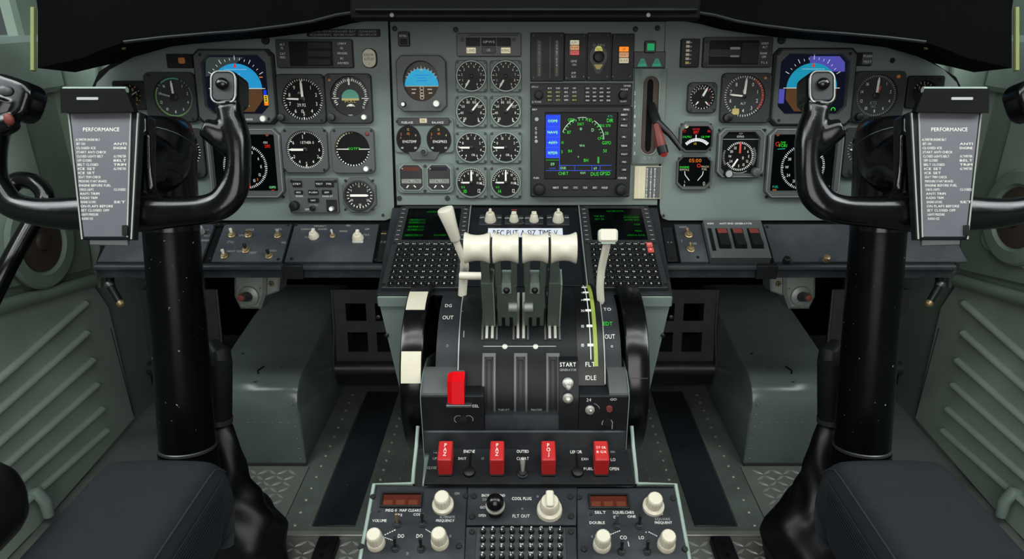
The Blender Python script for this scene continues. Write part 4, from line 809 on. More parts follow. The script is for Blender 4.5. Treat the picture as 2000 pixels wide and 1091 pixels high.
u = shelfunit(1316, 1368, 'switch_unit', 'small dark panel with two brass-collared switches, right of the right keyboard', 'control panel', texts=(('NORM', 1333, 446, 3.5, 'dim', 14), ('COVER', 1352, 478, 4, 'dim', 16), ('1', 1331, 473, 5, 'dim')), screws=((1362, 505),))
u.toggle(1344, 462, .004, (-.5, .9), .014, 5.5, 'brass', 'brass'); u.toggle(1348, 490, .004, (-.2, .9), .013, 5.5, 'brass', 'brass')
# rocker switch box
def rockx(u, mb): pass
u = shelfunit(1370, 1482, 'rocker_unit', 'raised grey box with three black rocker switches with reddish tops', 'control panel', m='bezelgrey', h=.016, texts=(('NORM', 1384, 447, 3.5, 'white', 12), ('ANTI SKID GENERATOR', 1433, 447, 3.5, 'white', 64)))
u.root.name
for i, x in enumerate((1409, 1438, 1469)):
    q = (x-12+i, 456, x+12+i, 496); sub(u, q, 'rocker_well', 'black', .016, .0163, 1)
    X0, Y0, X1, Y1 = u.r(q[0]+3, q[1]+2, q[2]-3, q[3]-2); mb = MB('bezeldark')
    mb.hexa([(X0, Y0, .0163), (X1, Y0, .0163), (X1, Y1, .0163), (X0, Y1, .0163), (X0, Y0, .026), (X1, Y0, .026), (X1, Y1, .018), (X0, Y1, .018)]); rk = u.part(mb, 'rocker_switch')
    mb = MB('reddull'); ym = Y1-(Y1-Y0)*.3; zz = .018+(.026-.018)*.3
    mb.flat([(X0, ym, ), (X1, ym), (X1, Y1), (X0, Y1)], 0); 
    mb.V = [Vector((v.x, v.y, (.0186 if v.y > ym+1e-6 else zz+.0006))) for v in mb.V]; u.part(mb, 'rocker_lens', parent=rk, label='reddish lamp end of the rocker')
sub(u, (1383, 456, 1391, 500), 'slot', 'black', .016, .0163, 1)
u = shelfunit(1490, 1850, 'cover_plate', 'long plain dark cover plate with pale scuffs on the right switch shelf', 'control panel', screws=((1497, 446), (1500, 507)))
for x, y, m in ((1534, 513, 'black'), (1611, 510, 'brass')): u.knob(x, y, 7, .010, m, .004, flute=0, name='fastener')
u = None
# grey valve castings under the shelf
def valve(s):
    nm = side(s); d = 1.24
    Vf = tframe(at(1025, 570, 1.40), 8); c = S(492, s)
    U_ = Unit(Vf, c, 572, 'parking_valve', f'grey cast valve with a reddish tipped plunger hanging under the {nm} shelf', 'valve'); k = U_.k
    mb = MB('castgrey'); pts = [(455, 508), (519, 508), (518, 575), (508, 604), (468, 604), (456, 580)]; P = [U_.p(S(x, s), y) for x, y in pts]
    if s > 0: P = P[::-1]
    P = P[::-1]; mb.prism(P, -.05, .0, ch=.006); a, b = U_.p(S(486, s), 578); mb.lathe([(21*k, -.001), (20*k, .004), (17*k, .006)], a, b, n=28)
    P2 = [U_.p(S(x, s), y) for x, y in ((500, 508), (547, 508), (540, 572), (512, 582))]
    if s > 0: P2 = P2[::-1]
    mb.prism(P2[::-1], -.06, -.012, ch=.003); U_.part(mb, 'valve_body')
    mb = MB('metal'); tip = Vector((a+s*3*k, b+5*k, .030)); mb.tube([(a, b, .004), tuple(Vector((a, b, .004)).lerp(tip, .5)), tuple(tip)], [10*k, 9*k, 8*k], 18, 'steel'); pl = U_.part(mb, 'plunger')
    mb = MB('reddull'); mb.lathe([(6.5*k, 0), (6*k, .004), (3*k, .005)], tip.x, tip.y, tip.z, n=18); U_.part(mb, 'plunger_tip', 'reddish plunger tip', pl)
    for x, y in ((462, 562), (509, 562), (483, 598)): U_.screw(S(x, s), y, 3.2, z=.0, m='metal')
    U_.screw(S(526, s), 556, 5.5, z=-.012, m='brass')
valve(-1); valve(1)
# ------------------------------------------------------------------ console deck with keyboards
def proj(p):
    v = Vector(p)-CAM; d = v.dot(FW); return CX+FPX*v.x/d, CY-FPX*v.dot(UP)/d
yd0 = C.uv(1025, 407)[1]; yd1 = C.uv(1025, 571)[1]
fe = C.hit(1025, 574)                       # front edge of the deck
t = thing('centre_console', 'grey-green console that carries the two keyboards, its sides tapering to the floor', 'console', loc=(0, fe.y, fe.z-.1))
XD0 = C.hit(1284, 405).x; XD1 = C.hit(1314, 574).x
mb = MB('shelf'); P = [(-XD1, yd1-.004), (XD1, yd1-.004), (XD0, yd0+.004), (-XD0, yd0+.004)]; mb.T = C.mat(); mb.prism(P, -.006, -.0006, 'shelf', .001); mb.build('deck', t, True)
for sg in (-1, 1):
    mb = MB('boxgreen'); x0, x1 = sg*.198, sg*XD1
    mb.box(min(x0, x1), fe.y-.002, fe.z-.022, max(x0, x1), fe.y+.13, fe.z-.004, 'panel', .002)
    Pz = [(x0, fe.z-.022), (x1*.995, fe.z-.022)]
    q = [(sg*.198, fe.z-.02), (x1*.992, fe.z-.02), (sg*.227, .427), (sg*.203, .33), (sg*.198, .33)]
    n = len(q); vs = [(x, fe.y+.004, z) for x, z in q]+[(x, fe.y+.14, z) for x, z in q]
    mb.add(vs, [list(range(n)), list(range(n, 2*n))]+[[i, (i+1) % n, n+(i+1) % n, n+i] for i in range(n)], 'panel'); mb.build('console_flank', t, True)
for sg in (-1, 1):
    for x, z in ((.255, fe.z-.045), (.243, fe.z-.08)):
        mb = MB('screwm'); M = Matrix.Translation((sg*x, fe.y+.004, z)) @ Matrix.Rotation(R(90), 4, 'X'); mb.lathe([(.004, 0), (.004, .002), (.002, .003)], n=10, M=M); mb.build('screw', t, True)
def cdu(s):
    nm = side(s)
    x0 = S(784, s); x1 = S(917, s); 
    u = Unit(C, S(838, s), 490, 'keyboard_unit', f'{nm} control display unit, black keyboard under a dim green text screen', 'keyboard'); k = u.k; kv = u.kv
    Xo = abs(C.hit(S(784, s), 410).x); Xi = abs(C.hit(S(918, s), 410).x); sg = s
    y0 = yd1+.004; y1 = yd0-.002; base = u.cy; cxx = u.cx
    L = lambda X: X-cxx
    xa, xb = sorted((L(sg*Xo), L(sg*Xi)))
    mb = MB('bezeldark'); mb.prism(rrect(xa, y0-base, xb, y1-base, .003), -.0004, .008, ch=.001, m='bezel'); H = y1-y0; W = xb-xa
    fx = lambda f: xa+W*f; fy = lambda f: (y1-base)-H*f     # fractions from top left
    for i in range(8):
        mb.rect(fx(.03), fy(.05+i*.057)-.0009, fx(.075), fy(.05+i*.057)+.0009, .0083, 'dim'); mb.rect(fx(.925), fy(.05+i*.057)-.0009, fx(.97), fy(.05+i*.057)+.0009, .0083, 'dim')
    for i in range(7): mb.text(('DATA', 'NAV', 'VNAV', 'DTO', 'LIST', 'PRED', 'MSG')[i], fx(.2+i*.105), fy(.49), .0032, .0083, 'dim')
    u.part(mb, 'housing')
    mb = MB('e_black'); SX0, SX1, SY1, SY0 = fx(.12), fx(.88), fy(.04), fy(.455); mb.prism(rrect(SX0, SY0, SX1, SY1, .002), .008, .0086, 'e_black'); z = .0089
    if s < 0: TT = [('LEGEND 4', .52, .09, .3, 1), ('TO 1', .95, .12, .1, 0), ('T 001', .5, .14, .14, 0), ('32.09.1', .16, .2, .16, 1), ('ECHO51', .16, .235, .16, 1), ('DITRI1', .16, .29, .16, 1), ('ECHO9', .16, .33, .15, 1), ('DIRECT TO', .16, .4, .22, 1), ('WAYPOINT', .68, .4, .22, 1)]
    else: TT = [('NAVAID DATA', .5, .08, .3, 1), ('VOR 110.9', .18, .15, .18, 1), ('SET 50', .18, .19, .16, 1), ('VECTOR MODE', .78, .14, .28, 0), ('ACTIVE RADAR', .78, .165, .28, 1), ('ACTIVE LEGS', .78, .2, .26, 1), ('CDI', .9, .26, .1, 1), ('1.71', .9, .31, .1, 0), ('MENU', .9, .345, .12, 1), ('ARRIVAL RATE', .8, .4, .3, 1)]
    for q, fxx, fyy, w, br in TT: mb.text(q, SX0+(SX1-SX0)*min(.86, max(.14, fxx)), fy(fyy), .0052, z, 'e_gdim' if br else 'e_gfaint', fit=w*W*.8)
    if s < 0:
        for yy in (.2, .235, .29, .33, .4): mb.rect(SX0+.006, fy(yy)-.0035, SX0+.038, fy(yy)+.0035, .0087, 'e_gfaint')
    u.part(mb, 'screen')
    n = 0; rows = [.52]+[.585+i*.064 for i in range(7)]
    for ri, fyy in enumerate(rows):
        nc = 9
        for ci in range(nc):
            a = fx(.07+(ci+.5)*.86/nc); b = fy(fyy); w = W*.86/nc*.40; hh = H*.0225
            red = s > 0 and ri < 2 and ci == nc-1
            mb = MB('black'); mb.prism(rrect(a-w, b-hh, a+w, b+hh, .001, 2), .008, .0108, 'e_rose' if red else 'black', .0005)
            ch = 'ABCDEFGHIJKLMNOPQRSTUVWXYZ0123456789'[(ri*nc+ci) % 36]
            if ri == 0: mb.text(('DAT', 'NAV', 'PRV', 'NXT', 'LST', 'MSG', 'PWR')[ci % 7], a, b, .0036, .0111, 'white', fit=w*1.4)
            else: mb.text(ch, a, b, .0040, .0111, 'white', cond=1.15)
            u.part(mb, 'key')
    mb = MB('rimlight')
    X = L(sg*(Xi-.002)); mb.tube([(X, y0-base, .009), (X, y1-base-.002, .009)], .0013, 8); u.part(mb, 'edge_strip')
    for f in ((.03, .02), (.97, .02), (.03, .975), (.97, .975), (.035, .5), (.965, .5)):
        o = u.screw(u.px, u.py, 3.6, z=.0078); o.location = (fx(f[0]), fy(f[1]), .0078)
cdu(-1); cdu(1)
u = quadplate(C, [(910, 560), (1140, 560), (1130, 408), (920, 408)], 'centre_plate', 'black plate with four cream rotary knobs between the two keyboards', 'control panel', m='blackpaint', h=.003, screws=((925, 412), (1126, 412)), texts=(('o  o', 1030, 437, 4, 'dim', 30),))
for x, y, r, tall in ((958, 434, 11, 1), (1004, 434, 9, 0), (1043, 434, 9, 0), (1090, 434, 11, 1)):
    a, b = u.p(x, y); q = r*u.k
    mb = MB('bezel'); mb.prism(rrect(a-2.1*q, b-1.4*q, a+2.1*q, b+2.0*q, .003), .003, .0045, ch=.0006)
    for dx, t_ in ((-1.6, 'OFF'), (1.6, 'ON')): mb.text(t_, a+dx*q, b+q*.9, 4.5*u.k, .0048, 'white')
    u.part(mb, 'escutcheon'); winged(u, x, y, r*.95, .018 if tall else .014, .0045, wing=(.28, 1.0) if tall else (.6, .9))
mb = MB('redmark'); a, b = u.p(1004, 431); mb.rect(a-6*u.k, b+4*u.k, a+6*u.k, b+6*u.k, .0226); u.part(mb, 'red_mark', 'red stripe across one cream knob')
u = plate(C, (953, 449, 1099, 466), 'paper_label', 'white paper strip with bold black printed letters behind the thrust levers', 'label', 'label', .0012, 0, ch=.0002, part='paper')
u.root.location += C.n*.0032; WM[u.root.name] = u.root.matrix_basis.copy()
mb = MB('black'); mb.text('REC PUT A SIZ TIME V', 0, -.001, 11*u.kv, .0015, 'black', fit=126*u.k); u.part(mb, 'printing', parent=u.face)
# ------------------------------------------------------------------ throttle quadrant
def th_at(py, r=DR, yc=DY, zc=DZ): return cyl_hit(1025, py, yc, zc, r)[1]
def dX(px, py, r=DR): return cyl_hit(px, py, DY, DZ, r)[0]
drum = thing('throttle_quadrant', 'black drum-shaped throttle quadrant with slots and scales between the two trim wheels', 'quadrant', loc=(0, DY, .40))
XL, XR = dX(896, 700), dX(1180, 700)
def drumband(x0, x1, r, name, m, ta=-14, tb=94, parent=drum, label=None):
    mb = MB(m); ta, tb = R(ta), R(tb); n = 40; vs = []
    for x in (x0, x1):
        vs.append((x, DY, DZ))
        for i in range(n+1):
            t_ = ta+(tb-ta)*i/n; vs.append((x, DY-math.sin(t_)*r, DZ+math.cos(t_)*r))
    k = n+2; fs = [list(range(k)), list(range(k, 2*k))]+[[i, (i+1) % k, k+(i+1) % k, k+i] for i in range(k)]
    mb.add(vs, fs); return mb.build(name, parent, True, label=label, root=drum)
body = drumband(XL, XR, DR, 'drum', 'drum')
XL2 = dX(851, 700, DR-.006); XR2 = dX(1214, 700, DR-.006)
drumband(XL2, XL-.0008, DR-.008, 'side_scale', 'shelf'); drumband(XR+.0008, XR2, DR-.008, 'side_scale', 'shelf')
def dtext(mb, t_, px, py, h, m='white', r=DR, fit=None, al='c'):
    x, th, p = cyl_hit(px, py, DY, DZ, r); o = Vector((x, DY-math.sin(th)*(r+.0006), DZ+math.cos(th)*(r+.0006)))
    v = Vector((0, math.cos(th), math.sin(th))); n = Vector((0, -math.sin(th), math.cos(th)))
    M = Matrix((Vector((1, 0, 0)), v, n)).transposed().to_4x4(); M.translation = o
    mb.T = M; d = (o-CAM).dot(FW)/FPX; mb.text(t_, 0, 0, h*d, 0, m, fit=fit*d if fit else None, al=al); mb.T = None
mb = MB('white')
r2 = DR-.008
dtext(mb, 'DG', 876, 597, 10, r=r2, fit=13); dtext(mb, 'OUT', 875, 620, 10, r=r2, fit=21); dtext(mb, 'TO', 1186, 604, 9, r=r2, fit=15); dtext(mb, 'OUT', 1191, 657, 10, r=r2, fit=20); dtext(mb, 'EDT', 1187, 632, 9, 'e_green', r=r2, fit=18); dtext(mb, 'o', 1195, 675, 7, r=r2); dtext(mb, 'D', 874, 675, 5, 'dim', r=r2)
mb.build('lettering', drum, True); mb = MB('white')
# black scale band on the right of the drum
xs0, xs1 = dX(1128, 720), dX(1179, 720)
mb.arcbox(xs0, xs1, th_at(560), th_at(752), DR-.001, DR+.0008, DY, DZ, 'black'); mb.build('scale_band', drum, True); mb = MB('white')
lx0 = dX(1160, 700); mb.arcbox(lx0, lx0+.006, th_at(556), th_at(715), DR, DR+.0016, DY, DZ, 'limeline'); mb.build('lime_line', drum, True); mb = MB('white'); lx1 = dX(1153, 690); mb.arcbox(lx1, lx1+.0012, th_at(556), th_at(702), DR, DR+.0014, DY, DZ, 'white')
for py, t_ in ((562, 'o'), (572, '15'), (586, '14'), (607, '30'), (637, '10'), (674, '10')):
    dtext(mb, t_, 1138, py, 6.5, r=DR+.0006); th = th_at(py); mb.arcbox(lx1-.004, lx1+.005, th-.014, th+.014, DR, DR+.0018, DY, DZ, 'white', 3)
dtext(mb, 'FLT', 1153, 711, 9, r=DR+.0006, fit=19); dtext(mb, 'IDLE', 1154, 737, 9, r=DR+.0006, fit=21)
xm0, xm1 = dX(944, 676), dX(1086, 676); th = th_at(676); mb.arcbox(xm0, xm1, th-.004, th+.004, DR, DR+.0008, DY, DZ, 'dim')
for x in (986, 1046):
    xq, th, p = cyl_hit(x, 677, DY, DZ, DR); n_ = Vector((0, -math.sin(th), math.cos(th))); M = Matrix.Translation(p) @ n_.to_track_quat('Z', 'Y').to_matrix().to_4x4(); m2 = MB('metal'); m2.lathe([(.0045, 0), (.004, .002), (.002, .0026)], m='metal', n=12, M=M); m2.build('screw', drum, True)
for x, t_, t2 in ((984, 'THRUST', 'REVERSE'), (1048, 'FINGER', 'INVERTED')): dtext(mb, t_, x, 800, 5, 'dim', fit=22); dtext(mb, t2, x, 807, 5, 'dim', fit=27)
dtext(mb, 'l', 906, 652, 14, 'dim'); dtext(mb, '-', 903, 607, 8, 'dim')
mb.build('scale_markings', drum, True)
for xa, xb in ((851, 858), (1206, 1214)):
    pass
mb = MB('rimlight')     # pale edge lines between the drum and the side scales
for x in (XL-.0006, XR+.0006): mb = MB('rimlight'); mb.arcbox(x-.0008, x+.0008, th_at(560), th_at(730 if x < 0 else 750), DR-.001, DR+.0009, DY, DZ); mb.build('edge_trim', drum, True)
# slots
SLX = [955, 1017, 1080]
for i, px in enumerate(SLX):
    xc = dX(px, 740)
    mb = MB('black'); w = .0085
    mb.arcbox(xc-w, xc+w, th_at(692), th_at(806), DR-.001, DR+.0006, DY, DZ, 'black')
    for q in (-1, 1): mb.arcbox(xc+q*w-.0016, xc+q*w+.0016, th_at(690), th_at(808), DR-.001, DR+.003, DY, DZ, 'steel'); mb.arcbox(xc+q*w*.42-.001, xc+q*w*.42+.001, th_at(700), th_at(806), DR-.001, DR+.0022, DY, DZ, 'blackpaint')
    mb.arcbox(xc-w, xc+w, th_at(690), th_at(697), DR-.001, DR+.003, DY, DZ, 'steel'); mb.arcbox(xc-w*.5, xc+w*.5, th_at(697), th_at(703), DR, DR+.0035, DY, DZ, 'black')
    mb.build('lower_slot', drum, True)
    mb = MB('black'); mb.arcbox(xc-w, xc+w, th_at(575), th_at(664), DR-.001, DR+.0006, DY, DZ, 'black')
    for q in (-.5, .5): mb.arcbox(xc+q*w-.002, xc+q*w+.002, th_at(575), th_at(662), DR-.001, DR+.004, DY, DZ, 'metal')
    for q in (-1.3, 1.3): mb.arcbox(xc+q*w-.0015, xc+q*w+.0015, th_at(575), th_at(664), DR-.001, DR+.0025, DY, DZ, 'steel')
    mb.build('upper_slot', drum, True)
# front housing of the quadrant
hx = .153; fy = .862
hz0 = .488; hz1 = .5485
def sideprof(sg, x0, x1, prof, m, mb):
    n = len(prof); xs = sorted((sg*x0, sg*x1)); vs = [(x, y, z) for x in xs for y, z in prof]
    mb.add(vs, [list(range(n)), list(range(n, 2*n))]+[[i, (i+1) % n, n+(i+1) % n, n+i] for i in range(n)], m)
for sg in (-1, 1): mb = MB('palegreen'); sideprof(sg, hx, hx+.0005, [(fy-.004, .33), (fy-.004, hz1-.004), (fy+.002, hz1+.006), (fy+.03, hz1+.020), (fy+.08, hz1+.018), (fy+.27, hz1-.06), (fy+.27, .33)], 'palegreen', mb); mb.build('side_plate', drum, True)
mb = MB('blackpaint')
lxr = dX(944, 800); rxl = dX(1128, 800)
def boxface(x0, x1, m, mb): sideprof(1, x0, x1, [(fy, hz0), (fy, hz1-.003), (fy+.004, hz1), (fy+.07, hz1+.012), (fy+.12, hz0)], m, mb)
Wf = Frame((0, fy, .5), (1, 0, 0), (0, 0, 1))
xa = Wf.hit(945, 800).x; xb = Wf.hit(1092, 800).x; xc = Wf.hit(1131, 800).x; xa2 = Wf.hit(906, 760).x
n_ = 0
sideprof(1, -hx, xa, [(fy, hz0), (fy, hz1-.003), (fy+.004, hz1), (fy+.024, hz1), (fy+.025, hz0)], 'blackpaint', mb); mb.build('left_box', drum, True)
mb = MB('bezelgrey'); sideprof(1, -hx, xa2-.002, [(fy+.002, hz1-.002), (fy+.003, hz1+.002), (fy+.031, hz1+.0195), (fy+.05, hz1+.0195), (fy+.05, hz1-.002)], 'bezelgrey', mb); mb.build('box_lid', drum, True, label='grey sloping lid with a dark seam')
mb = MB('blackpaint'); sideprof(1, xc, hx, [(fy, hz0), (fy, hz1-.003), (fy+.004, hz1), (fy+.024, hz1), (fy+.025, hz0)], 'blackpaint', mb); mb.build('right_box', drum, True)
mb = MB('bezelgrey'); sideprof(1, XR+.004, hx, [(fy+.002, hz1-.002), (fy+.003, hz1+.002), (fy+.031, hz1+.0195), (fy+.05, hz1+.0195), (fy+.05, hz1-.002)], 'bezelgrey', mb); mb.build('box_lid', drum, True, label='grey sloping lid')
mb = MB('shelf'); sideprof(1, xa+.001, xb, [(fy+.002, hz0), (fy+.002, hz0+.006), (fy+.006, hz0+.022), (fy+.03, hz0+.022), (fy+.03, hz0)], 'shelf', mb); mb.build('slot_sill', drum, True)
mb = MB('blackpaint'); sideprof(1, xb, xc-.0008, [(fy+.001, hz0), (fy+.001, .53), (fy+.003, .545), (fy+.035, .586), (fy+.05, .586), (fy+.05, hz0)], 'blackpaint', mb); mb.build('start_panel', drum, True)
mb = MB('blackpaint'); mb.box(-hx-.001, fy-.002, .448, hx+.001, fy+.06, hz0-.001, 'shelf', .002); mb.build('riser', drum, True)
mb = MB('white'); mb.T = Wf.lift(.0006).mat()
def wt(t_, px, py, h, m='white', fit=None): a, b = Wf.uv(px, py); mb.text(t_, a, b, h*.00079, 0, m, fit=fit*.00079 if fit else None)
wt('FEEL', 927, 792, 6, fit=16); wt('24', 1150, 780, 7); wt('GO', 1198, 779, 5, fit=12)
a, b = Wf.uv(905, 818); mb.arc(a-.007, b, .006, .0068, -150, 30, 0, 'dim'); mb.arc(a+.008, b, .006, .0068, -60, 120, 0, 'dim'); a, b = Wf.uv(1186, 826); mb.arc(a, b, .007, .0085, -110, 100, 0, 'dim'); mb.line(a+.0075, b, a+.0075, b-.01, .0014, 0, 'dim'); a, b = Wf.uv(1160, 790); mb.arc(a-.002, b-.008, .010, .0108, 10, 80, 0, 'dim')
mb.build('front_lettering', drum, True)
def wall_lathe(name, fr, px, py, prof, m, z=0, parent=drum, extra=None):
    a, b = fr.uv(px, py); mb = MB(m); mb.T = fr.mat(a, b, z); mb.lathe(prof, n=20); 
    if extra: extra(mb)
    mb.T = None; return mb.build(name, parent, True)
def tog(name, fr, px, py, lean, L, r, z=0, parent=drum, m='metal'):
    a, b = fr.uv(px, py); mb = MB('metal'); mb.T = fr.mat(a, b, z); mb.lathe([(r*1.7, 0), (r*1.7, r*.6), (r*1.2, r), (r*1.2, r*1.6), (r*.8, r*1.8)], n=14)
    d = Vector((lean[0], lean[1], 1)).normalized(); mb.tube([d*r, d*L*.4, d*L*.8, d*L], [r*.45, r*.65, r*.9, r*.35], 12, m); mb.T = None; return mb.build(name, parent, True)
tog('toggle_switch', Wf, 1152, 799, (0, .5), .016, .0042); wall_lathe('button', Wf, 905, 818, [(.007, 0), (.0065, .004), (.003, .0045)], 'bezeldark'); wall_lathe('red_button', Wf, 1190, 797, [(.005, 0), (.0045, .004)], 'reddull'); wall_lathe('knob', Wf, 1186, 822, [(.006, 0), (.0055, .006)], 'bezeldark')
Sf = Frame((0, fy+.003, .545), (1, 0, 0), (0, .615, .788))
tog('toggle_switch', Sf, 1109, 748, (0, -.6), .02, .0048, .001); tog('toggle_switch', Frame((0, fy, .5), (1, 0, 0), (0, 0, 1)), 1109, 776, (0, .1), .012, .0046)
mb = MB('white'); a, b = Sf.uv(1109, 712); mb.T = Sf.mat(a, b, .003); mb.text('START', 0, 0, .0062, .0, fit=.024); mb.text('GENERATOR', 0, -.008, .0035, 0, 'dim', fit=.025); mb.T = None; mb.build('start_lettering', drum, True)
# bright red handle on the left box
p = Wf.hit(891, 762); t = thing('fuel_cutoff_handle', 'bright red upright handle on the left front corner of the throttle quadrant', 'handle', loc=(p.x, fy+.012, hz1))
mb = MB('redbright'); w = .0118
mb.hexa([(p.x-w*.55, fy-.006, hz1-.012), (p.x+w, fy-.006, hz1-.012), (p.x+w, fy+.018, hz1-.008), (p.x-w*.55, fy+.018, hz1-.008), (p.x-w*.55, fy+.001, hz1+.022), (p.x+w, fy+.001, hz1+.022), (p.x+w, fy+.022, hz1+.027), (p.x-w*.55, fy+.022, hz1+.027)])
mb.build('grip', t, True)
mb = MB('redbright'); mb.hexa([(p.x-w*1.15, fy-.001, hz1-.012), (p.x-w*.55, fy-.006, hz1-.012), (p.x-w*.55, fy+.018, hz1-.008), (p.x-w*1.15, fy+.018, hz1-.008), (p.x-w*1.15, fy+.006, hz1+.019), (p.x-w*.55, fy+.001, hz1+.022), (p.x-w*.55, fy+.022, hz1+.027), (p.x-w*1.15, fy+.022, hz1+.024)]); mb.build('grip_flank', t, True)
mb = MB('steel'); mb.box(p.x-w*1.3, fy-.008, hz1-.0165, p.x+w*1.9, fy+.02, hz1-.0125, ch=.001); mb.build('guard_base', t, True)
# ------------------------------------------------------------------ thrust levers
lc = Vector((0, DY, DZ)); LA = R(25.3); ld = Vector((0, -math.sin(LA), math.cos(LA))); lt = Vector((0, math.cos(LA), math.sin(LA)))
KX = [-.0665, -.0268, .0146, .0543]; ords = ['leftmost', 'second from left', 'third from left', 'rightmost']
for i, x in enumerate(KX):
    hub_ = lc+ld*.303; hub_.x = x
    t = thing('thrust_lever', f'{ords[i]} of the four ivory spool-shaped thrust lever knobs', 'lever', loc=(x, (lc+ld*.15).y, (lc+ld*.15).z), group='thrust levers')
    W = .0183; mb = MB('ivory'); M = Matrix.Translation(hub_) @ Matrix.Rotation(R(90), 4, 'Y')
    pr = [(.0185, -W), (.0215, -W*.985), (.0222, -W*.9), (.0205, -W*.72), (.0188, -W*.45), (.0181, -W*.15), (.0181, W*.15), (.0188, W*.45), (.0205, W*.72), (.0222, W*.9), (.0215, W*.985), (.0185, W)]
    mb.lathe(pr, n=40, M=M); mb.build('knob', t, True, ang=50)
    mb = MB('lever')
    def plate_(xc, th, r0, r1, w0, w1, m, mb=mb, off=0.0):
        p = [lc+ld*r0+lt*(-w0+off), lc+ld*r0+lt*(w0+off), lc+ld*r1+lt*(w1+off), lc+ld*r1+lt*(-w1+off)]
        vs = [Vector((xc-th, q.y, q.z)) for q in p]+[Vector((xc+th, q.y, q.z)) for q in p]; mb.hexa(vs, m)
    if i in (0, 3):
        o = .010 if i == 0 else -.012
        plate_(x+o, .0062, .24, .298, .012, .012, 'lever'); plate_(x+o+.001, .0085, .150, .245, .019, .016, 'lever'); mb.build('lever_arm', t, True)
        mb = MB('rimlight'); 
        plate_(x+o+(.0098 if i == 0 else .0112), .0012, .150, .243, .0185, .0155, 'palegreen', mb); mb.build('edge_plate', t, True)
    else:
        for o in (-.0115, .0115): plate_(x+o, .0042, .235, .298, .012, .012, 'lever')
        plate_(x, .0145, .150, .238, .017, .014, 'lever'); mb.build('lever_arm', t, True)
        mb = MB('palegreen'); plate_(x, .0068, .224, .243, .0155, .0145, 'palegreen', mb); mb.build('pivot_block', t, True)
        mb = MB('leverdark'); q = lc+ld*.232-lt*.0165; mb.ball((x, q.y, q.z), (.005, .004, .005), 'black', 12, 8); q = lc+ld*.195-lt*.0165; M = Matrix.Translation((x+(.009 if i == 1 else -.009), q.y, q.z)) @ Matrix.Rotation(R(90), 4, 'Y'); mb.lathe([(.007, -.007), (.008, -.006), (.008, .006), (.007, .007)], m='castgrey', n=24, M=M); mb.build('roller', t, True)
        mb = MB('black'); 
        for o in (-.006, .006): plate_(x+o, .0025, .151, .17, .0176, .0176, 'black', mb)
        mb.build('foot_notches', t, True)
# airbrake lever, left
def unp(px, py, d): return at(px, py, d)
P = [unp(903, 576, 1.115), unp(905, 545, 1.10), unp(907, 515, 1.07), unp(899, 492, 1.055), unp(889, 466, 1.045)]
t = thing('airbrake_lever', 'white lever with a tall tapered grip leaning left beside the thrust levers', 'lever', loc=P[0])
mb = MB('ivory'); mb.tube(catmull([tuple(q) for q in P], 5), [(.0072, .006)]*11+[(.0055, .005)]*10, 14, up=(1, 0, 0)); mb.build('lever_arm', t, True, ang=60)
a, b = unp(891, 470, 1.045), unp(869, 407, 1.02); mb = MB('ivory'); d = (b-a); mb.tube([a, a+d*.02, a+d*.06, a+d*.5, a+d*.93, a+d*.98, b], [.006, .0072, .0078, .0098, .0125, .0118, .008], 18, sq=.8); mb.build('grip', t, True, ang=50)
a, b = unp(899, 538, 1.055), unp(943, 539, 1.045); mb = MB('ivory'); mb.tube([a, b], .0062, 16); mb.build('cross_rod', t, True)
# flap lever, right
P = [unp(1174, 592, 1.10), unp(1172, 560, 1.085), unp(1175, 525, 1.07), unp(1182, 492, 1.05), unp(1187, 468, 1.035)]
t = thing('flap_lever', 'white lever with a small block handle in front of the right keyboard screen', 'lever', loc=P[0])
mb = MB('ivory'); mb.tube(catmull([tuple(q) for q in P], 5), [(.004, .004)]+[(.0062, .005)]*20, 14, up=(1, 0, 0)); mb.build('lever_arm', t, True, ang=60)
c = unp(1187, 460, 1.03); kf = Frame(c, (1, 0, 0), (0, .35, .93)); mb = MB('ivory'); mb.T = kf.mat(); mb.prism(rrect(-.0145, -.010, .0145, .010, .005, 6), -.008, .010, ch=.003); mb.prism(rrect(-.0105, -.0125, .0105, -.008, .001), -.006, .007, 'palegreen'); mb.T = None; mb.build('handle', t, True)
